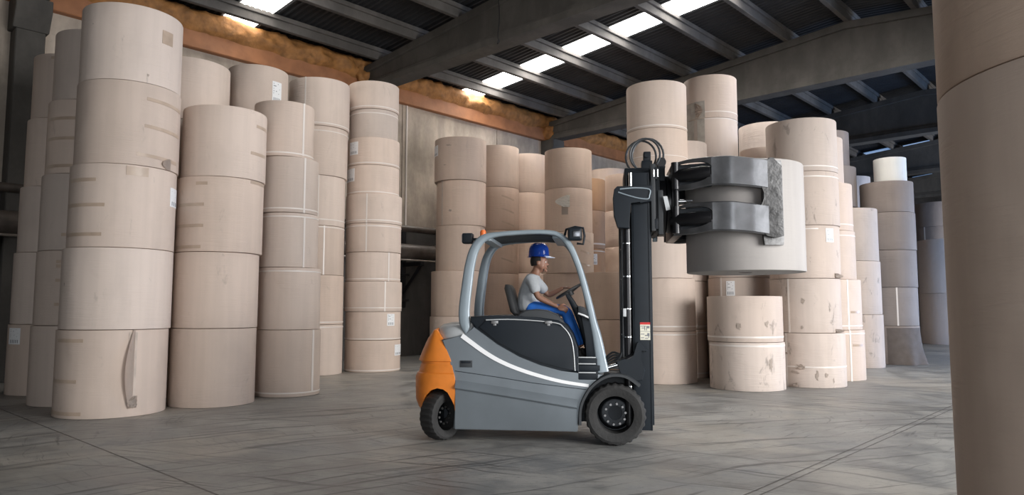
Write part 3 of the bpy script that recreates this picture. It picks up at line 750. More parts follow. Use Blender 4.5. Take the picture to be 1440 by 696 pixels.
for sg in (-1, 1):
    rows = [[bm.verts.new((x, sg * y, z + dz)) for y, dz in ((.545, 0), (.5515, .0), (.5515, -.006), (.545, -.006))] for x, z in ((-1.77, .787), (-1.3, .725), (-.888, .664), (-.31, .60))]
    for a, b in zip(rows, rows[1:]):
        for k in range(4): bm.faces.new((a[k], a[(k + 1) % 4], b[(k + 1) % 4], b[k]))
fp('panel_joint', bm, M['fl_black'])
bm = bmesh.new(); pts = sm([(-1.695, 0, 1.178), (-1.586, 0, 1.099), (-1.442, 0, .998), (-1.282, 0, .906), (-1.084, 0, .822), (-.848, 0, .747), (-.576, 0, .681), (-.285, 0, .640)], 4)
for sg in (-1, 1):
    bm = bmesh.new(); rows = []
    for i, p in enumerate(pts):
        t = (pts[min(i + 1, len(pts) - 1)] - pts[max(i - 1, 0)]).normalized(); nn = Vector((-t.z, 0, t.x)); wd = .026 - .010 * i / len(pts)
        rows.append([bm.verts.new((q.x, sg * y, q.z)) for q, y in ((p + nn * wd, .546), (p + nn * wd, .556), (p - nn * wd, .556), (p - nn * wd, .546))])
    for a, b in zip(rows, rows[1:]):
        for k in range(4): bm.faces.new((a[k], a[(k + 1) % 4], b[(k + 1) % 4], b[k]))
    bm.faces.new(rows[0]); bm.faces.new(rows[-1][::-1])
    fp('side_stripe', bm, M['fl_white'], label='white swooping side stripe')
# recessed hand latch
bm = bmesh.new(); box(bm, -1.715, -1.575, -.556, -.545, .825, .90, .004)
hd = fp('latch', bm, M['cowl'])
bm = bmesh.new(); box(bm, -1.70, -1.59, -.560, -.552, .87, .895, .003); fp('latch_slot', bm, M['fl_black'], hd)
# -- battery hood (black) with door
HOOD = [(-1.567, 1.285), (-1.60, 1.33), (-1.60, 1.392), (-1.286, 1.405), (-.85, 1.385), (-.612, 1.350), (-.52, 1.30), (-.455, 1.20), (-.40, 1.043), (-.385, .78), (-.576, .797), (-.81, .857), (-1.046, .948), (-1.284, 1.079), (-1.525, 1.251)]
bm = bmesh.new(); prism(bm, HOOD, -.552, .552, .02, 3)
hood = fp('battery_hood', bm, M['fl_black'], label='black battery compartment hood')
bm = bmesh.new(); DOOR = [(-1.42, 1.345), (-1.1, 1.352), (-.66, 1.318), (-.56, 1.27), (-.49, 1.17), (-.455, 1.03), (-.44, .80), (-.58, .83), (-.81, .89), (-1.046, .98), (-1.284, 1.11), (-1.50, 1.27)]
prism(bm, DOOR, -.566, -.55, .006, 2); dr = fp('battery_door', bm, M['fl_black'], label='black side door of the battery hood')
bm = bmesh.new(); tube(bm, [tuple(p) for p in sm([(-1.42, -.565, 1.352), (-1.1, -.565, 1.358), (-.66, -.565, 1.324), (-.555, -.565, 1.272), (-.482, -.565, 1.17), (-.448, -.565, 1.03), (-.432, -.565, .80)], 5)], .0065, 8)
fp('door_edge_highlight', bm, M['fl_silver'], dr, label='pale strip painted as the highlight on the door edge')  # pale tube stands for the highlight along the door's edge
for x in (-1.32, -.72):
    bm = bmesh.new(); box(bm, x - .04, x + .04, -.578, -.56, 1.31, 1.345, .006); box(bm, x - .018, x + .018, -.574, -.56, 1.288, 1.315, .004); fp('door_catch', bm, M['bolt'], dr)
# entry step plates and floor
bm = bmesh.new(); box(bm, -.40, -.18, -.55, .55, .70, .80, .01); box(bm, -.40, -.16, -.545, .545, .80, .86, .006); cabf = fp('cab_floor', bm, M['fl_black'])
for z in (.775, .87, .94):
    bm = bmesh.new(); box(bm, -.395, -.205, -.558, -.54, z, z + .012, .003); fp('step_edge', bm, M['fl_silver'], cabf)
bm = bmesh.new(); box(bm, -.40, -.19, -.54, -.50, .86, .935, .005); fp('step_panel', bm, M['fl_black'], cabf)
# -- orange counterweight
SEC = [(1.255, -2.03, -2.0, .40), (1.235, -2.065, -2.0, .46), (1.14, -2.145, -1.925, .53), (1.0, -2.215, -1.86, .552), (.905, -2.255, -1.82, .560), (.89, -2.26, -1.818, .562), (.882, -2.242, -1.815, .548), (.855, -2.228, -1.81, .544), (.842, -2.24, -1.805, .550),
       (.76, -2.262, -1.785, .556), (.748, -2.280, -1.78, .568), (.70, -2.30, -1.77, .572), (.60, -2.30, -1.765, .572), (.45, -2.295, -1.765, .566), (.36, -2.26, -1.765, .55), (.34, -2.24, -1.765, .54)]
bm = bmesh.new(); rows = []
for z, xr, xf, hw in SEC:
    ring_ = []; m_ = 28
    for k in range(m_ + 1):
        a = -pi / 2 + pi * k / m_
        cx, sx = math.cos(a), math.sin(a); e = 2 / 3.6
        ring_.append((xf + (xr - xf) * abs(cx) ** e, hw * math.copysign(abs(sx) ** e, sx)))
    rows.append([bm.verts.new((x, y, z)) for x, y in ring_])
for a, b in zip(rows, rows[1:]):
    for k in range(len(a) - 1): bm.faces.new((a[k], a[k + 1], b[k + 1], b[k]))
    bm.faces.new((a[-1], a[0], b[0], b[-1]))
bm.faces.new(rows[0]); bm.faces.new(rows[-1][::-1])
cw = fp('counterweight', bm, M['fl_orange'], angle=22, label='orange rear counterweight')
def cutter(build):
    b = bmesh.new(); build(b); bmesh.ops.recalc_face_normals(b, faces=b.faces)
    me = bpy.data.meshes.new('c'); b.to_mesh(me); b.free(); return bpy.data.objects.new('c', me)
def boolean(o, build, op='DIFFERENCE'):
    c = cutter(build); COL.objects.link(c); c.parent = o.parent
    md = o.modifiers.new('b', 'BOOLEAN'); md.object = c; md.operation = op; md.solver = 'EXACT'
    bpy.context.view_layer.update(); dg = bpy.context.evaluated_depsgraph_get()
    me = bpy.data.meshes.new_from_object(o.evaluated_get(dg), depsgraph=dg)
    o.modifiers.clear(); old = o.data; o.data = me; bpy.data.objects.remove(c)
    me.polygons.foreach_set('use_smooth', [True] * len(me.polygons)); me.set_sharp_from_angle(angle=math.radians(35))
def arch(b):
    P = [(-2.14, .1), (-2.15, .40), (-2.12, .50), (-2.05, .565), (-1.97, .592), (-1.90, .58), (-1.85, .545), (-1.80, .46), (-1.775, .40), (-1.76, .1)]
    prism(b, P, -.8, -.12); prism(b, P, .12, .8)
boolean(cw, arch)
# silver rear cover
bm = bmesh.new(); rows = []
for z, xr, xf, hw in ((1.12, -2.02, -1.62, .53), (1.19, -2.06, -1.60, .53), (1.25, -2.045, -1.585, .51), (1.295, -1.99, -1.58, .47), (1.318, -1.90, -1.59, .40)):
    r_ = []
    for k in range(25):
        a = -pi / 2 + pi * k / 24; e = 2 / 3.4
        r_.append((xf + (xr - xf) * abs(math.cos(a)) ** e, hw * math.copysign(abs(math.sin(a)) ** e, math.sin(a))))
    rows.append([bm.verts.new((x, y, z)) for x, y in r_])
for a, b in zip(rows, rows[1:]):
    for k in range(len(a) - 1): bm.faces.new((a[k], a[k + 1], b[k + 1], b[k]))
    bm.faces.new((a[-1], a[0], b[0], b[-1]))
bm.faces.new(rows[0]); bm.faces.new(rows[-1][::-1])
fp('rear_cover', bm, M['fl_silver'], label='light grey rounded rear cover')
# underbody and axle
bm = bmesh.new(); box(bm, -2.1, .15, -.22, .22, .20, .60, .02); tube(bm, [(0, -.4, .33), (0, .4, .33)], .09, 16); tube(bm, [(-1.96, -.3, .28), (-1.96, .3, .28)], .06, 12); box(bm, -.33, .12, -.33, .33, .35, .74, .02)
fp('underframe', bm, M['fl_black'])
# -- wheels
def tyre(bm, R, w, lugs, rin):
    prof = [(rin, -w / 2 + .01), (rin + .03, -w / 2), (R * .86, -w / 2 - .006), (R * .955, -w / 2 + .008), (R, -w / 2 + .035), (R, w / 2 - .035), (R * .955, w / 2 - .008), (R * .86, w / 2 + .006), (rin + .03, w / 2), (rin, w / 2 - .01)]
    n = lugs * 4
    vs = lathe(bm, prof, n, 'y', close=True)
    for v in vs:
        r_ = math.hypot(v.co.x, v.co.z)
        if r_ > R * .93:
            k = int(round((math.atan2(v.co.z, v.co.x) + (0.04 if v.co.y > 0 else 0)) / (2 * pi) * n)) % 4
            if k in (0, 1):
                f_ = (R - .011) / R if r_ > R * .98 else (r_ - .005) / r_; v.co.x *= f_; v.co.z *= f_
def wheel(name, x, y, R, w, rin, yaw, outer, label):
    e = empty(name); e.parent = fork; e.location = (x, y, R); e.rotation_euler = (0, 0, yaw)
    bm = bmesh.new(); tyre(bm, R, w, 26, rin); ty = mesh_obj(name, bm, M['rubber'], e, angle=30)
    return e, ty
def make_wheel(x, y, R, w, yaw, out):
    """tyre is the part, the rim and its bolts are sub-parts"""
    rin = R * .60; bm = bmesh.new(); tyre(bm, R, w, 26, rin)
    t = fp('wheel', bm, M['rubber'], angle=30); t.location = (x, y, R + .002); t.rotation_euler = (0, 0, yaw); o_ = out
    bm = bmesh.new()
    prof = [(rin + .012, .5), (rin + .014, .53), (rin - .008, .53), (rin - .022, .46), (rin * .86, .33), (rin * .74, .22), (rin * .72, .22), (rin * .70, .20), (rin * .40, .20), (rin * .38, .26), (rin * .30, .28), (0, .28), ]
    lathe(bm, [(r_, o_ * h_ * w) for r_, h_ in prof] , 48, 'y')
    rb = mesh_obj('rim', bm, M['rim'], t, angle=30)
    for k in range(10):
        a = 2 * pi * k / 10 + .15; bm = bmesh.new()
        tube(bm, [(rin * .56 * math.cos(a), -o_ * .19 * w, rin * .56 * math.sin(a)), (rin * .56 * math.cos(a), -o_ * .27 * w, rin * .56 * math.sin(a))], .013, 6)
        mesh_obj('wheel_bolt', bm, M['bolt'], t)
    return t
# the lathe's 'y' axis maps +h to -y: out=+1 faces the near side
make_wheel(0, -.455, .332, .25, 0, 1)['label'] = 'near front wheel with a treaded solid tyre'
make_wheel(0, .455, .332, .25, 0, -1)
make_wheel(-1.955, -.395, .272, .20, math.radians(60), 1)['label'] = 'steered rear wheel turned inward'
make_wheel(-1.955, .395, .272, .20, math.radians(60), -1)
# -- fenders
for sg in (-1, 1):
    bm = bmesh.new(); P = sm([(-.40, 0, .22), (-.392, 0, .40), (-.335, 0, .545), (-.245, 0, .665), (-.115, 0, .752), (.02, 0, .778), (.15, 0, .750), (.275, 0, .660)], 4); rows = []
    for i, p in enumerate(P):
        t = (P[min(i + 1, len(P) - 1)] - P[max(i - 1, 0)]).normalized(); nn = Vector((-t.z, 0, t.x)); th_ = .022
        rows.append([bm.verts.new((q.x, sg * y, q.z)) for q, y in ((p, .28), (p, .575), (p - nn * .008, .59), (p - nn * (th_ + .012), .59), (p - nn * (th_ + .012), .578), (p - nn * th_, .28))])
    for a, b in zip(rows, rows[1:]):
        for k in range(6): bm.faces.new((a[k], a[(k + 1) % 6], b[(k + 1) % 6], b[k]))
    bm.faces.new(rows[0]); bm.faces.new(rows[-1][::-1])
    fp('fender', bm, M['cowl'])
# -- overhead guard
def ribbon(bm, path, wfun, y0, y1, bev=.3):
    P = sm([(x, 0, z) for x, z in path], 5); rows = []; yc = (y0 + y1) / 2; hy = abs(y1 - y0) / 2
    for i, p in enumerate(P):
        t = (P[min(i + 1, len(P) - 1)] - P[max(i - 1, 0)]).normalized(); nn = Vector((-t.z, 0, t.x)); wd = wfun(i / (len(P) - 1)) / 2
        r_ = []
        for k in range(16):
            a = 2 * pi * k / 16; e = 2 / 4.0
            q = p + nn * wd * math.copysign(abs(math.cos(a)) ** e, math.cos(a))
            r_.append(bm.verts.new((q.x, yc + hy * math.copysign(abs(math.sin(a)) ** e, math.sin(a)), q.z)))
        rows.append(r_)
    for a, b in zip(rows, rows[1:]):
        for k in range(16): bm.faces.new((a[k], a[(k + 1) % 16], b[(k + 1) % 16], b[k]))
    bm.faces.new(rows[0]); bm.faces.new(rows[-1][::-1])
GP = [(-1.650, 1.20), (-1.680, 1.43), (-1.648, 1.75), (-1.612, 1.99), (-1.560, 2.16), (-1.46, 2.275), (-1.293, 2.318), (-.969, 2.338), (-.735, 2.334), (-.60, 2.30), (-.49, 2.19), (-.385, 1.943), (-.30, 1.627), (-.228, 1.314), (-.185, 1.12), (-.130, .785)]
def gw(t):
    K = [(0, .03), (.035, .13), (.09, .125), (.2, .115), (.3, .10), (.4, .055), (.5, .05), (.6, .055), (.66, .075), (.75, .068), (.86, .075), (.93, .10), (1, .135)]
    for (a, x), (b, y) in zip(K, K[1:]):
        if t <= b: return x + (y - x) * (t - a) / (b - a)
    return K[-1][1]
for sg, lb in ((-1, 'near side frame of the overhead guard'), (1, 'far side frame of the overhead guard')):
    bm = bmesh.new(); ribbon(bm, GP, gw, sg * .535, sg * .46); fp('guard_frame', bm, M['fl_guard'], label=lb)
for x, z, wz in ((-1.44, 2.275, .05), (-.62, 2.295, .06)):
    bm = bmesh.new(); box(bm, x - .06, x + .06, -.48, .48, z - wz / 2, z + wz / 2, .012); fp('guard_crossbar', bm, M['fl_guard'])
for k in range(7):
    y = -.39 + .13 * k; bm = bmesh.new(); tube(bm, [(-1.44, y, 2.295), (-1.2, y, 2.318), (-.85, y, 2.325), (-.62, y, 2.305)], .013, 8); fp('roof_bar', bm, M['cowl'])
# -- seat
bm = bmesh.new(); rows = []
for t in range(9):
    z = 1.40 + .36 * t / 8; x = -1.135 - .10 * t / 8 + (.03 if t == 0 else 0); hw = .23 - .05 * (t / 8) ** 2; th_ = .055 if t < 8 else .03
    r_ = []
    for k in range(20):
        a = 2 * pi * k / 20; e = .6
        r_.append(bm.verts.new((x + th_ * math.copysign(abs(math.cos(a)) ** e, math.cos(a)), hw * math.copysign(abs(math.sin(a)) ** e, math.sin(a)), z)))
    rows.append(r_)
for a, b in zip(rows, rows[1:]):
    for k in range(20): bm.faces.new((a[k], a[(k + 1) % 20], b[(k + 1) % 20], b[k]))
bm.faces.new(rows[0]); bm.faces.new(rows[-1][::-1])
fp('seat_back', bm, M['vinyl'])
bm = bmesh.new(); box(bm, -1.14, -.62, -.24, .24, 1.375, 1.425, .02, 3); fp('seat_cushion', bm, M['vinyl'])
bm = bmesh.new(); prism(bm, [(-1.08, 1.38), (-1.05, 1.425), (-.98, 1.462), (-.86, 1.475), (-.74, 1.462), (-.64, 1.42), (-.57, 1.35), (-.53, 1.28), (-.6, 1.26), (-.9, 1.35)], -.52, -.27, .03, 3)
fp('side_console', bm, M['cowl'], label='dark rounded console beside the seat')
# -- steering column, wheel, cowl
bm = bmesh.new(); ribbon(bm, [(-.535, 1.645), (-.46, 1.52), (-.375, 1.33), (-.30, 1.12), (-.25, .92)], lambda t: .05 + .09 * t, -.05, .05); fp('steering_column', bm, M['fl_black'])
bm = bmesh.new(); R_ = .165; ctr = Vector((-.515, 0, 1.685)); ax = Vector((-.50, 0, .87)).normalized(); e1 = Vector((0, 1, 0)); e2 = ax.cross(e1)
tube(bm, [tuple(ctr + (e1 * math.cos(2 * pi * k / 32) + e2 * math.sin(2 * pi * k / 32)) * R_) for k in range(32)], .014, 10, closed=True)
for k in range(3):
    a = 2 * pi * k / 3 + .5; tube(bm, [tuple(ctr - ax * .03), tuple(ctr + (e1 * math.cos(a) + e2 * math.sin(a)) * R_)], .011, 8)
tube(bm, [tuple(ctr - ax * .06), tuple(ctr - ax * .005)], .04, 12)
fp('steering_wheel', bm, M['vinyl'])
bm = bmesh.new(); prism(bm, [(-.40, 1.47), (-.385, 1.51), (-.33, 1.49), (-.235, 1.38), (-.21, 1.2), (-.16, .86), (-.33, .86), (-.30, 1.15), (-.36, 1.38)], -.30, .42, .02, 2); cow = fp('front_cowl', bm, M['fl_black'])
bm = bmesh.new(); prism(bm, [(-.40, 1.435), (-.40, 1.51), (-.345, 1.495), (-.245, 1.405), (-.25, 1.36)], -.33, -.12, .012, 2); fp('display_pod', bm, M['cowl'], cow)
bm = bmesh.new(); tube(bm, [(-.40, -.335, 1.425), (-.33, -.335, 1.40), (-.24, -.335, 1.355)], .011, 8); fp('pod_edge', bm, M['fl_white'], cow)
# -- mirror, lamp, beacon
bm = bmesh.new(); box(bm, -.50, -.345, -.60, -.46, 2.235, 2.375, .025, 3); mr = fp('mirror', bm, M['fl_black'], label='black mirror housing at the guard front')
bm = bmesh.new(); box(bm, -.445, -.36, -.606, -.595, 2.27, 2.34, .01); fp('mirror_glass', bm, M['mirror'], mr)
bm = bmesh.new(); tube(bm, [(-.54, -.5, 2.29), (-.52, -.54, 2.36), (-.42, -.56, 2.385), (-.33, -.57, 2.37), (-.315, -.57, 2.28), (-.33, -.57, 2.19), (-.40, -.56, 2.20)], .013, 8); fp('mirror_bracket', bm, M['fl_black'], mr)
bm = bmesh.new(); box(bm, -1.72, -1.60, -.45, -.33, 2.225, 2.345, .015, 3); box(bm, -1.61, -1.50, -.41, -.37, 2.26, 2.29, .005)
lp = fp('work_lamp', bm, M['fl_black'], label='black rear work lamp')
bm = bmesh.new(); box(bm, -1.728, -1.716, -.435, -.345, 2.24, 2.33, .004); fp('lamp_lens', bm, M['mirror'], lp)
bm = bmesh.new(); lathe(bm, [(.035, 0), (.036, .05), (.028, .075), (0, .085)], 20, c=(-1.50, -.30, 2.315)); fp('beacon', bm, M['beacon'], label='orange beacon on the guard')
# -- mast
for sg in (-1, 1):
    bm = bmesh.new(); y = sg * .40
    box(bm, .205, .235, y - .055, y + .055, .155, 3.0, .006); box(bm, .375, .405, y - .055, y + .055, .155, 3.0, .006); box(bm, .21, .40, y - .055 if sg < 0 else y + .035, y - .035 if sg < 0 else y + .055, .155, 3.0, .004)
    fp('mast_upright', bm, M['fl_black'], label='near black mast channel' if sg < 0 else None)
    bm = bmesh.new(); box(bm, .235, .43, sg * .33 - .035, sg * .33 + .035, .20, 3.04, .008); fp('inner_mast_rail', bm, M['fl_black'])
    bm = bmesh.new(); tube(bm, [(.158, y, .20), (.158, y, 2.55)], .05, 16); tube(bm, [(.155, y, 2.5), (.155, y, 2.98)], .026, 12); lc = fp('lift_cylinder', bm, M['cyl'])
    for z in (.62, 1.16, 1.47, 1.83, 2.2):
        bm = bmesh.new(); tube(bm, [(.155, y, z), (.155, y, z + .012)], .055, 16); fp('cylinder_ring', bm, M['chrome'], lc)
    bm = bmesh.new(); tube(bm, [(.102, y + sg * .01, .75), (.10, y, 1.6), (.10, y, 2.5)], .014, 8); fp('hose', bm, M['hose'])
for z0_, z1_ in ((.25, .42), (1.35, 1.45), (2.60, 2.78)):
    bm = bmesh.new(); box(bm, .21, .25, -.40, .40, z0_, z1_, .008); fp('mast_crossmember', bm, M['fl_black'])
bm = bmesh.new(); box(bm, .14, .44, -.30, .30, 2.90, 3.09, .02, 2); fp('mast_head', bm, M['fl_black'])
# triangular tilt bracket and linkage at the mast foot
bm = bmesh.new(); prism(bm, [(.06, .77), (.02, .90), (.10, .93), (.17, .92), (.21, .96), (.24, 1.10), (.26, 1.12), (.355, 1.03), (.345, 1.005), (.29, 1.03), (.28, .92), (.33, .80), (.30, .70), (.18, .68)], -.50, -.47, .006, 1); fp('tilt_bracket', bm, M['fl_black'])
bm = bmesh.new(); tube(bm, [(-.14, -.44, .81), (.03, -.44, .86)], .022, 12); fp('tilt_rod', bm, M['chrome'])
bm = bmesh.new(); tube(bm, [(.03, -.44, .86), (.25, -.44, .98)], .04, 12); fp('tilt_cylinder', bm, M['cyl'])
for k in range(5):
    bm = bmesh.new(); y = -.38 + .05 * k
    tube(bm, [tuple(p) for p in sm([(-.15, y, .80 + .015 * k), (-.02, y, .86 + .03 * k), (.08, y - .02, .97), (.10, y, 1.15)], 4)], .012, 8); fp('hose', bm, M['hose'])
# warning sticker with two dark pictograms
bm = bmesh.new(); box(bm, .283, .392, -.4585, -.455, 1.135, 1.328, .001, 1); st = fp('warning_sticker', bm, M['cream'], label='cream warning sticker with a red header')
bm = bmesh.new(); box(bm, .283, .392, -.4600, -.4565, 1.303, 1.328); fp('sticker_header', bm, M['red'], st, smooth=False)
bm = bmesh.new()
for a in ((.290, .345, 1.283, 1.290), (.352, .385, 1.262, 1.288), (.300, .330, 1.262, 1.270), (.330, .338, 1.240, 1.288), (.350, .357, 1.24, 1.262), (.283, .392, 1.226, 1.230), (.290, .33, 1.195, 1.203), (.335, .385, 1.178, 1.19), (.36, .385, 1.19, 1.21), (.292, .325, 1.155, 1.163), (.335, .37, 1.15, 1.158), (.372, .38, 1.158, 1.18)):
    box(bm, a[0], a[1], -.4602, -.457, a[2], a[3])
fp('sticker_pictogram', bm, M['print'], st, smooth=False)
bm = bmesh.new(); box(bm, .10, .135, -.462, -.445, 1.39, 1.48, .003); fp('type_plate', bm, M['fl_silver'])
# black housing near the mast head
bm = bmesh.new(); prism(bm, [(.0, 2.70), (.015, 2.80), (.05, 2.835), (.43, 2.84), (.44, 2.80), (.42, 2.66), (.30, 2.64), (.185, 2.66), (.18, 2.36), (.05, 2.37), (.01, 2.5)], -.56, -.46, .015, 3)
bx = fp('hose_guard', bm, M['fl_black'], label='black moulded guard near the mast head')
bm = bmesh.new(); tube(bm, [tuple(p) for p in sm([(.06, -.565, 2.765), (.16, -.565, 2.73), (.28, -.565, 2.695), (.38, -.565, 2.685), (.40, -.565, 2.72), (.40, -.565, 2.79), (.25, -.565, 2.81), (.08, -.565, 2.80)], 4)], .008, 8); fp('lip_highlight', bm, M['fl_guard'], bx)  # paler tube paints the highlights round the moulded recess
bm = bmesh.new(); tube(bm, [(.20, -.45, 2.82), (.20, -.45, 3.0)], .022, 12); fp('piston_rod', bm, M['chrome'])
# carriage and rotator
bm = bmesh.new(); box(bm, .45, .50, -.46, .46, 2.36, 2.48, .01); box(bm, .45, .50, -.46, .46, 2.92, 3.06, .01); box(bm, .47, .53, -.40, .40, 2.34, 3.08, .01)
fp('carriage', bm, M['fl_black'])
for sg in (-1, 1):
    bm = bmesh.new(); box(bm, .425, .475, sg * .44 - .02, sg * .44 + .02, 2.34, 3.10, .01); box(bm, .50, .56, sg * .44 - .02, sg * .44 + .02, 2.30, 2.80, .012, 2); fp('carriage_side', bm, M['fl_guard'] if sg > 0 else M['cowl'])
bm = bmesh.new(); prism(bm, [(.555, 2.72), (.60, 2.72), (.632, 2.57), (.585, 2.56)], -.50, -.49); fp('carriage_decal', bm, M['fl_silver'], smooth=False)
bm = bmesh.new(); lathe(bm, [(0, .52), (.36, .52), (.38, .535), (.38, .60), (.34, .62), (.34, .66), (.30, .68), (0, .68)], 48, 'x', c=(0, 0, 2.70)); fp('rotator', bm, M['cyl'], label='black round rotator plate')
bm = bmesh.new(); box(bm, .66, .76, -.46, .46, 2.28, 2.42, .015); box(bm, .66, .76, -.46, .46, 2.98, 3.10, .015); box(bm, .66, .73, -.42, .42, 2.30, 3.08, .01); fp('clamp_frame', bm, M['cyl'])
for z in (2.31, 2.66, 2.90):
    bm = bmesh.new(); tube(bm, [(.72, -.50, z), (.80, -.50, z)], .022, 12); tube(bm, [(.79, -.50, z), (.87, -.50, z)], .014, 8); fp('hose_fitting', bm, M['chrome'])
for z0_, z1_ in ((2.40, 2.62), (2.62, 2.9)):
    bm = bmesh.new(); tube(bm, [(.70, -.49, z0_), (.70, -.49, z1_)], .03, 12); fp('pivot_pin', bm, M['cyl'])
# hydraulic hoses looping over the mast head
for k, (dx, rr, yy) in enumerate(((0, .17, -.10), (.035, .18, -.04), (-.04, .175, .03))):
    bm = bmesh.new(); P = []
    for j in range(25):
        a = math.radians(250 - 330 * j / 24); P.append((.385 + dx + rr * math.cos(a), yy - .1 + .05 * math.sin(a / 2), 3.265 + rr * 1.12 * math.sin(a)))
    tube(bm, P, .0125, 8); fp('hose_loop', bm, M['hose'])
bm = bmesh.new(); box(bm, .345, .47, -.16, .0, 3.08, 3.20, .012); box(bm, .37, .455, -.14, -.02, 3.20, 3.31, .012); tube(bm, [(.41, -.15, 3.26), (.41, -.17, 3.26)], .03, 12); fp('valve_block', bm, M['fl_black'])
bm = bmesh.new(); tube(bm, [(.545, -.06, 3.08), (.545, -.06, 3.17)], .035, 12); tube(bm, [(.57, -.18, 3.17), (.57, .05, 3.17)], .055, 20); box(bm, .53, .62, -.14, .0, 3.10, 3.23, .015); fp('hose_reel', bm, M['cyl'])
bm = bmesh.new(); box(bm, .535, .60, -.30, .1, 2.72, 3.10, .012); fp('reel_support', bm, M['fl_black'])
for x in (.455, .50):
    bm = bmesh.new(); tube(bm, [(x, -.45, 2.95), (x, -.45, 3.03)], .018, 12); tube(bm, [(x, -.45, 3.03), (x, -.40, 3.10)], .01, 8); fp('hose_fitting', bm, M['chrome'])
# clamp arms, curved around the roll in plan
RC = (1.515, 0.0); RR = .655
def arm_y(x):
    K = [(.66, .50), (.85, .60), (1.05, .70), (1.25, .755), (1.45, .765), (1.65, .745), (1.9, .70)]
    for (a, p), (b, q) in zip(K, K[1:]):
        if x <= b:
            t = max(0, (x - a) / (b - a)); t = t * t * (3 - 2 * t) * .3 + t * .7; return p + (q - p) * t
    return K[-1][1]
def arm(z0, sg):
    """z0: centre height; plate with a forked root, cut in a fine grid so that it bends smoothly"""
    top = sm([(.69, 0, .135), (.85, 0, .160), (1.05, 0, .160), (1.25, 0, .153), (1.45, 0, .125), (1.62, 0, .105)], 6)
    bot = sm([(.69, 0, -.150), (.85, 0, -.150), (1.05, 0, -.128), (1.25, 0, -.138), (1.45, 0, -.16), (1.62, 0, -.185)], 6)
    bm = bmesh.new(); rows = []
    for a, b in zip(top, bot):
        x = a.x
        # notch opening towards the root
        nt = max(0.0, 1 - ((x - .69) / .375) ** 4) if x < 1.065 else 0
        hn = .118 * nt ** .5
        mid = (a.z + b.z) / 2 + .01
        rows.append((x, a.z, mid + hn, mid - hn, b.z))
    kc = max(k for k, rw in enumerate(rows) if rw[0] < 1.07)
    for (lo, hi, seg) in ((1, 2, rows[:kc + 1]), (3, 4, rows[:kc + 1]), (1, 4, rows[kc:])):
        pv = None
        for rw in seg:
            x = rw[0]; y = arm_y(x); th_ = .035
            q = [bm.verts.new((x, sg * (y + dy), z0 + rw[c_])) for dy, c_ in ((-th_ / 2, lo), (th_ / 2, lo), (th_ / 2, hi), (-th_ / 2, hi))]
            if pv:
                for k in range(4): bm.faces.new((pv[k], pv[(k + 1) % 4], q[(k + 1) % 4], q[k]))
            else: bm.faces.new(q)
            pv = q
        bm.faces.new(pv[::-1])
    # thin flanges along the upper and lower edge
    for idx in (1, 4):
        tube(bm, [(rw[0], sg * (arm_y(rw[0]) - .02), z0 + rw[idx]) for rw in rows], .016, 8)
    return bm
for sg in (-1, 1):
    for z0_ in (2.94, 2.45):
        a_ = fp('clamp_arm', arm(z0_, sg), M['clamp'], label=('upper' if z0_ > 2.7 else 'lower') + ' curved steel clamp arm' if sg < 0 else None)
        bm = bmesh.new(); tube(bm, [(.66, sg * .46, z0_ - .01), (.70, sg * .50, z0_ + .0), (.96, sg * .655, z0_ + .005), (1.05, sg * .685, z0_ + .005)], [.055, .072, .072, .062], 20)
        fp('clamp_cylinder', bm, M['cyl'])
        bm = bmesh.new(); prism(bm, [(.68, z0_ - .14), (1.10, z0_ - .12), (1.12, z0_ + .15), (.68, z0_ + .125)], sg * .455, sg * .50, .01, 1); fp('notch_backing', bm, M['fl_black'])  # dark backing added behind the notch so its interior reads black
        bm = bmesh.new(); tube(bm, [(.69, sg * .52, z0_ - .15), (.69, sg * .52, z0_ + .15)], .045, 16); fp('hinge_barrel', bm, M['cyl'])
    # pad: a curved plate with rounded ends lying on the roll
    bm = bmesh.new(); zs = [2.15, 2.17, 2.22, 2.45, 2.70, 2.95, 3.02, 3.05, 3.06]; xs_ = [1.57, 1.60, 1.65, 1.70, 1.74, 1.775, 1.79]
    grid = []
    for z in zs:
        e = .0
        if z < 2.2: e = (2.2 - z) * .8
        if z > 3.0: e = (z - 3.0) * .6
        row = []
        for x in xs_:
            xx = 1.68 + (x - 1.68) * (1 - e * 2); dx = xx - RC[0]
            row.append((xx, RC[1] + math.sqrt(max(0, (RR + .012) ** 2 - dx * dx)), z))
        grid.append(row)
    F = [[bm.verts.new((x, sg * y, z)) for x, y, z in r_] for r_ in grid]; Bk = [[bm.verts.new((x + .004, sg * (y + .05), z)) for x, y, z in r_] for r_ in grid]
    R_n, C_n = len(F), len(F[0])
    for i in range(R_n - 1):
        for j in range(C_n - 1):
            bm.faces.new((F[i][j], F[i][j + 1], F[i + 1][j + 1], F[i + 1][j])); bm.faces.new((Bk[i][j], Bk[i + 1][j], Bk[i + 1][j + 1], Bk[i][j + 1]))
    for i in range(R_n - 1):
        for j in (0, C_n - 1): bm.faces.new((F[i][j], F[i + 1][j], Bk[i + 1][j], Bk[i][j]))
    for j in range(C_n - 1):
        for i in (0, R_n - 1): bm.faces.new((F[i][j], F[i][j + 1], Bk[i][j + 1], Bk[i][j]))
    pd = fp('clamp_pad', bm, M['clamp_pad'], label='scuffed steel pad pressed on the roll' if sg < 0 else None)
    # web between the arms' ends and the pad
    bm = bmesh.new(); prism(bm, [(1.56, 2.28), (1.60, 2.24), (1.68, 2.22), (1.77, 2.24), (1.77, 2.98), (1.71, 3.03), (1.69, 3.075), (1.64, 3.075), (1.62, 3.04), (1.56, 3.03), (1.50, 2.79), (1.565, 2.765), (1.585, 2.71), (1.585, 2.64), (1.565, 2.58), (1.52, 2.555)], sg * .70, sg * .755, .008, 2)
    fp('pad_mount', bm, M['clamp_pad'])

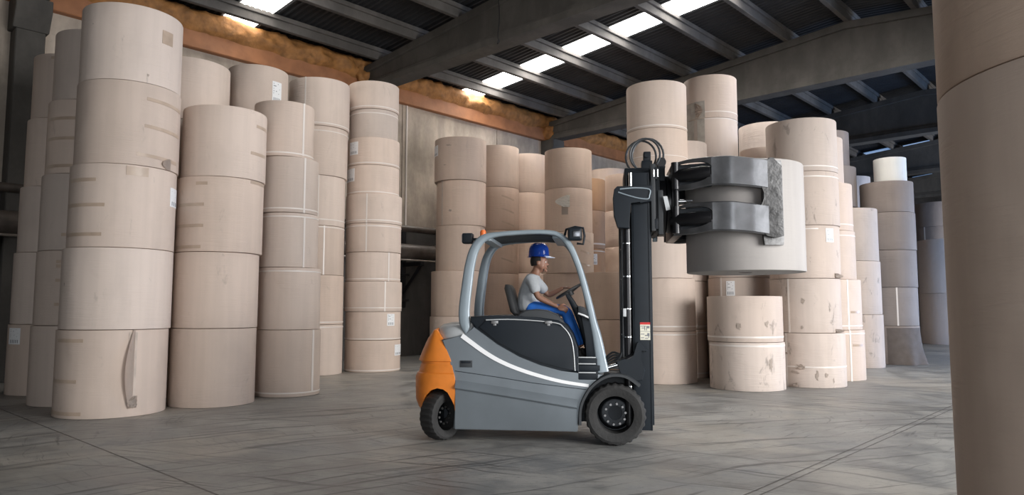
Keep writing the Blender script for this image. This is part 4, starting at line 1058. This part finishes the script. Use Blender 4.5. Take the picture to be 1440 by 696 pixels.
# the carried roll: a thing of its own
def fw(x, y, z): 
    c, s = math.cos(FR), math.sin(FR); return (FO.x + c * x - s * y, FO.y + s * x + c * y, z)
cx_, cy_, _ = fw(RC[0], RC[1], 0)
STACKS['HELD'] = [(cx_, cy_, RR, 1.885, 3.10)]
make_roll('HELD', 0, STACKS['HELD'][0], 'kraft_clamped', "pale grey paper roll held aloft in the forklift's clamp", 'paper rolls in the stacks')
# ------------------------------------------------------------------ the driver
skin = mat('skin', (.25, .125, .08), .5, var=.06, vscale=12)
shirt_m = mat('grey_tshirt_cloth', (.38, .40, .42), .85, bump=.35, bscale=18, var=.08)
trous_m = mat('blue_work_trousers', (.015, .13, .50), .8, bump=.3, bscale=16, var=.12)
boot_m = mat('dark_boot_leather', (.02, .018, .016), .6)
helm_m = mat('blue_hard_hat_plastic', (.015, .07, .42), .22, coat=.4)
helm_w = mat('white_hat_peak', (.6, .68, .85), .35)
hair_m = mat('black_hair', (.012, .010, .009), .8)
eye_w = mat('eye_white', (.6, .58, .55), .3); eye_d = mat('dark_iris', (.02, .012, .008), .2)
def skin_mesh(name, verts, edges, radii, root, sub=2):
    me = bpy.data.meshes.new(name); me.from_pydata(verts, edges, []); me.update()
    o = bpy.data.objects.new(name, me); COL.objects.link(o)
    md = o.modifiers.new('s', 'SKIN'); md.use_smooth_shade = True
    sv = me.skin_vertices[0].data
    for i, r in enumerate(radii):
        sv[i].radius = r if isinstance(r, tuple) else (r, r); sv[i].use_root = (i == root)
    if sub: s2 = o.modifiers.new('d', 'SUBSURF'); s2.levels = sub; s2.render_levels = sub
    bpy.context.view_layer.update(); dg = bpy.context.evaluated_depsgraph_get()
    m2 = bpy.data.meshes.new_from_object(o.evaluated_get(dg), depsgraph=dg)
    bpy.data.objects.remove(o); return m2
def chain(parts, name, root=0, sub=2):
    """parts: list of polylines of (x,y,z,r); shared coordinates weld together"""
    V = []; R = []; E = []; idx = {}
    for pl in parts:
        prev = None
        for p in pl:
            key = tuple(round(c, 4) for c in p[:3])
            if key not in idx: idx[key] = len(V); V.append(p[:3]); R.append(p[3])
            if prev is not None and prev != idx[key]: E.append((prev, idx[key]))
            prev = idx[key]
    return skin_mesh(name, V, E, R, root, sub)
def merge(meshes, name, voxel, smooth=3):
    bm = bmesh.new()
    for m_ in meshes: bm.from_mesh(m_)
    me = bpy.data.meshes.new(name); bm.to_mesh(me); bm.free()
    o = bpy.data.objects.new(name, me); COL.objects.link(o)
    md = o.modifiers.new('r', 'REMESH'); md.mode = 'VOXEL'; md.voxel_size = voxel; md.use_smooth_shade = True
    if smooth: s_ = o.modifiers.new('sm', 'SMOOTH'); s_.factor = .5; s_.iterations = smooth
    bpy.context.view_layer.update(); dg = bpy.context.evaluated_depsgraph_get()
    m2 = bpy.data.meshes.new_from_object(o.evaluated_get(dg), depsgraph=dg)
    m2.name = name; bpy.data.objects.remove(o); m2.materials.clear(); return m2
HX, HY, HZ = -.868, 0.0, 2.03          # head centre; faces +x
def head_mesh():
    bm = bmesh.new(); bmesh.ops.create_uvsphere(bm, u_segments=40, v_segments=30, radius=1)
    for v in bm.verts:
        x, y, z = v.co
        X, Y, Z = x * .098, y * .076, z * .122
        if z < 0:                                   # jaw narrows, chin forward
            t = -z; Y *= 1 - .30 * t * t; X = X * (1 - .22 * t) + .020 * t
            if x < 0: X *= 1 - .25 * t
        if x > .3:
            X *= 1 - .05 * (1 - abs(y))             # flatter face
            if abs(z + .02) < .28 and abs(abs(y) - .38) < .25: X -= .008 * (1 - abs(z + .02) / .28)   # eye sockets
            if .10 < z < .42: X += .005             # brow
            if -.62 < z < -.45 and abs(y) < .35: X += .006   # lips
        v.co = (X, Y, Z)
    bmesh.ops.translate(bm, verts=bm.verts, vec=(HX, HY, HZ))
    def blob(c, r, sc):
        g = bmesh.ops.create_uvsphere(bm, u_segments=16, v_segments=12, radius=r)
        for v in g['verts']: v.co = Vector((v.co.x * sc[0], v.co.y * sc[1], v.co.z * sc[2])) + Vector(c)
    blob((HX + .098, 0, HZ - .028), .016, (1.15, .9, .85))           # nose tip
    blob((HX + .088, 0, HZ - .004), .013, (1.0, .7, 2.0))            # bridge
    blob((HX + .088, 0, HZ - .062), .012, (.8, 1.9, .45)); blob((HX + .087, 0, HZ - .071), .011, (.8, 1.7, .5))
    blob((HX + .078, 0, HZ - .103), .020, (.9, 1.1, .8))             # chin
    for s in (-1, 1):
        blob((HX - .008, s * .077, HZ - .012), .026, (.75, .35, 1.15))   # ears
        blob((HX + .03, s * .05, HZ - .05), .03, (1.0, .6, 1.2))
    me = bpy.data.meshes.new('h'); bm.to_mesh(me); bm.free(); return me
def hand(w, d, up, side, curl, s):
    """w wrist, d pointing direction, up = back of the hand, side = towards the thumb"""
    w, d, up, side = Vector(w), Vector(d).normalized(), Vector(up).normalized(), Vector(side).normalized()
    out = []
    palm = [(*(w), .026), (*(w + d * .035), (.036, .020)), (*(w + d * .075), (.038, .018))]
    bm = bmesh.new(); g = bmesh.ops.create_uvsphere(bm, u_segments=20, v_segments=14, radius=1)
    for v in g['verts']:
        c = v.co.copy(); v.co = w + d * (.045 + c.x * .052) + side * (c.y * .041) + up * (c.z * .016)
    me = bpy.data.meshes.new('p'); bm.to_mesh(me); bm.free(); out.append(me)
    for k, (L, off) in enumerate(((.070, .029), (.078, .010), (.073, -.010), (.058, -.028))):
        p = w + d * .082 + side * off; dd = d.copy(); pts = [(*(p - d * .03), .0095), (*p, .0098)]
        for j, f in enumerate((.42, .32, .26)):
            ang = curl * (.8, 1.15, .8)[j]
            dd = (dd * math.cos(ang) - up * math.sin(ang) * 1).normalized(); up2 = up
            axis = dd.cross(side)
            up = -(side.cross(dd)).normalized() if (side.cross(dd)).dot(up) < 0 else (side.cross(dd)).normalized()
            p = p + dd * L * f; pts.append((*p, (.0092, .0085, .0072)[j]))
        up = Vector(UP0[s]).normalized()
        out.append(chain([pts], 'f', 0, 1))
    p = w + d * .02 + side * .030; q = p + (d * .6 + side * .75).normalized() * .038; q2 = q + (d * .9 + side * .15 - up * .35).normalized() * .032; q3 = q2 + (d * .85 - side * .15 - up * .5).normalized() * .024
    out.append(chain([[(*(p - side * .015), .011), (*p, .0125), (*q, .0115), (*q2, .0102), (*q3, .0082)]], 't', 0, 1))
    return out
UP0 = {}
# joints (forklift-local metres)
PEL = (-.985, 0, 1.505); 
SHR, ELR, WRR = (-.945, -.185, 1.825), (-.865, -.235, 1.610), (-.640, -.200, 1.500)
SHL, ELL, WLL = (-.930, .185, 1.820), (-.775, .235, 1.640), (-.590, .165, 1.730)
def lerp(a, b, t): return tuple(a[i] + (b[i] - a[i]) * t for i in range(3))
def arm_pl(S, E, Wr, k=1.0, stop=None):
    P = [(*S, .052 * k), (*lerp(S, E, .45), .046 * k), (*E, .038 * k), (*lerp(E, Wr, .35), .038 * k), (*lerp(E, Wr, .75), .028 * k), (*Wr, .024 * k)]
    return P
spine = [(*PEL, (.10, .08)), (-1.0, 0, 1.60, (.10, .08)), (-.985, 0, 1.71, (.115, .09)), (-.955, 0, 1.80, (.14, .10)), (-.925, 0, 1.875, .062), (-.895, 0, 1.945, .052), (HX - .01, 0, 2.02, .05)]
KN = {-1: (-.56, -.125, 1.455), 1: (-.55, .135, 1.455)}; AN = {-1: (-.40, -.13, 1.02), 1: (-.37, .14, 1.02)}
def leg_pl(s, k=1.0):
    hip = (-.94, s * .095, 1.485)
    return [PEL + ((.10, .08),), (*hip, .072 * k), (*lerp(hip, KN[s], .5), .064 * k), (*KN[s], .052 * k), (*lerp(KN[s], AN[s], .35), .054 * k), (*lerp(KN[s], AN[s], .8), .040 * k), (*AN[s], .038 * k)]
def flat(pl): return [tuple(p[:3]) + (p[3],) for p in pl]
core = [spine, [spine[3], (*SHR, .052)] + arm_pl(SHR, ELR, WRR)[1:], [spine[3], (*SHL, .052)] + arm_pl(SHL, ELL, WLL)[1:]]
legs = [[(*PEL, (.10, .08))] + leg_pl(s)[1:] for s in (-1, 1)]
UP0['r'] = (.25, -.75, .6); UP0['l'] = (-.25, -.1, .95)
parts = [chain(core + legs, 'core'), head_mesh()]
parts += hand(WRR, (.95, .05, -.28), UP0['r'], (.30, .55, .70), .55, 'r')
parts += hand(WLL, (.95, -.25, .02), UP0['l'], (.25, -.95, -.05), .55, 'l')
body = merge(parts, 'person', .0065, 2); body.materials.append(skin)
drv = bpy.data.objects.new('person', body); COL.objects.link(drv)
drv.location = FO; drv.rotation_euler = (0, 0, FR)
tag(drv, 'person in a blue hard hat, grey t-shirt and blue trousers driving the forklift', 'person')
def cloth(name, meshes, m, voxel=.009, label=None, sm_=3):
    me = merge(meshes, name, voxel, sm_); me.materials.append(m)
    o = bpy.data.objects.new(name, me); COL.objects.link(o); o.parent = drv
    if label: o['label'] = label
    return o
def sleeve(S, E):
    return [(*lerp(S, E, 0), .072), (*lerp(S, E, .40), .070), (*lerp(S, E, .84), .070)]
tor = [(-.985, 0, 1.43, (.17, .15)), (-.998, 0, 1.53, (.165, .145)), (-1.000, 0, 1.62, (.16, .14)), (-.985, 0, 1.71, (.155, .125)), (-.955, 0, 1.80, (.155, .115)), (-.930, 0, 1.862, (.085, .075))]
cloth('t_shirt', [chain([tor, [tor[4]] + sleeve(SHR, ELR), [tor[4]] + sleeve(SHL, ELL)], 'sh')], shirt_m, label='loose grey t-shirt')
tl = []
for s in (-1, 1):
    hip = (-.94, s * .095, 1.49); tl.append([(-.99, 0, 1.49, (.12, .085)), (*hip, .086), (*lerp(hip, KN[s], .5), .078), (*KN[s], .067), (*lerp(KN[s], AN[s], .3), .062), (*lerp(KN[s], AN[s], .98), .060)])
cloth('trousers', [chain(tl, 'tr')], trous_m, label='bright blue work trousers')
for s in (-1, 1):
    A = Vector(AN[s]); f = A + Vector((.02, 0, -.10))
    me = chain([[(*A, .048), (*(A + Vector((.0, 0, -.07))), .046), (*(A + Vector((.04, 0, -.105))), (.040, .036)), (*(A + Vector((.13, 0, -.118))), (.042, .028)), (*(A + Vector((.18, 0, -.122))), (.034, .022))]], 'bt')
    cloth('boot', [me], boot_m, .008, sm_=1)
# hair showing below the hat, eyebrow and beard shadow, eyes
bm = bmesh.new(); bmesh.ops.create_uvsphere(bm, u_segments=36, v_segments=26, radius=1)
for v in bm.verts: v.co = Vector((HX - .008 + v.co.x * .100, v.co.y * .0805, HZ + .012 + v.co.z * .118))
bmesh.ops.delete(bm, geom=[v for v in bm.verts if v.co.x > HX + .035 or v.co.z < HZ - .05 or (v.co.x > HX - .01 and v.co.z < HZ + .01)], context='VERTS')
bmesh.ops.solidify(bm, geom=bm.faces[:], thickness=.004)
mesh_obj('hair', bm, hair_m, drv)
bm = bmesh.new()
bmesh.ops.create_uvsphere(bm, u_segments=36, v_segments=26, radius=1)
for v in bm.verts:
    x, y, z = v.co; t = max(0, -z)
    X = x * .0995 * (1 - .22 * t) + .0205 * t; Y = y * .0775 * (1 - .30 * t * t)
    if x < 0: X = x * .0995
    v.co = (HX + X * .97, Y * .98, HZ + z * .121)
bmesh.ops.delete(bm, geom=[v for v in bm.verts if v.co.z > HZ - .070 or v.co.x < HX + .03], context='VERTS')
bmesh.ops.solidify(bm, geom=bm.faces[:], thickness=.0025)
mesh_obj('beard', bm, hair_m, drv)
for s in (-1, 1):
    bm = bmesh.new(); bmesh.ops.create_uvsphere(bm, u_segments=16, v_segments=12, radius=.0115); bmesh.ops.translate(bm, verts=bm.verts, vec=(HX + .077, s * .030, HZ + .0))
    ey = mesh_obj('eye', bm, eye_w, drv)
    bm = bmesh.new(); bmesh.ops.create_uvsphere(bm, u_segments=12, v_segments=8, radius=.0055); bmesh.ops.translate(bm, verts=bm.verts, vec=(HX + .0855, s * .0305, HZ + .0)); mesh_obj('iris', bm, eye_d, ey)
    bm = bmesh.new(); tube(bm, [(HX + .088, s * .014, HZ + .020), (HX + .087, s * .032, HZ + .025), (HX + .077, s * .048, HZ + .019)], [.003, .0038, .002], 6); mesh_obj('eyebrow', bm, hair_m, drv)
# hard hat: dome with ridge, brim and peak
bm = bmesh.new(); rows = []; n_ = 48
for i, (rr, zz) in enumerate(((1.16, -.01), (1.02, -.002), (1.0, .02), (.985, .055), (.93, .09), (.82, .118), (.62, .140), (.35, .152), (.12, .156))):
    r_ = []
    for k in range(n_):
        a = 2 * pi * k / n_; c, s = math.cos(a), math.sin(a)
        ex = .122 * rr; ey_ = .101 * rr
        if i == 0 and c > 0: ex += .050 * c ** 2
        if i == 1 and c > 0: ex += .008 * c ** 2
        rid = .008 * math.exp(-(s * rr * 5) ** 2) * (1 if 3 <= i <= 7 else .3 if i > 7 else 0) + .004 * math.exp(-((abs(s * rr) - .38) * 9) ** 2) * (1 if 4 <= i <= 7 else 0)
        r_.append(bm.verts.new((HX - .004 + ex * c, ey_ * s, HZ + .072 + zz + rid - (.010 * max(0, c) if i == 0 else 0))))
    rows.append(r_)
for a, b in zip(rows, rows[1:]):
    for k in range(n_): bm.faces.new((a[k], a[(k + 1) % n_], b[(k + 1) % n_], b[k]))
bm.faces.new(rows[-1]); bmesh.ops.solidify(bm, geom=bm.faces[:], thickness=.003)
hat = mesh_obj('hard_hat', bm, helm_m, drv, angle=50); hat['label'] = 'glossy blue hard hat'
bm = bmesh.new(); rr_ = []
for k in range(15):
    a = -1.0 + 2.0 * k / 14; rr_.append([bm.verts.new((HX - .004 + q * math.cos(a) * 1.0 + (.05 * math.cos(a) ** 2 if j in (1, 2) else 0), q * math.sin(a) * .80, HZ + zq)) for j, (q, zq) in enumerate(((.126, .072), (.143, .053), (.144, .049), (.126, .066)))])
for a, b in zip(rr_, rr_[1:]):
    for k in range(4): bm.faces.new((a[k], a[(k + 1) % 4], b[(k + 1) % 4], b[k]))
bm.faces.new(rr_[0]); bm.faces.new(rr_[-1][::-1])
mesh_obj('hat_peak', bm, helm_w, hat)['label'] = 'pale bright peak of the hat'
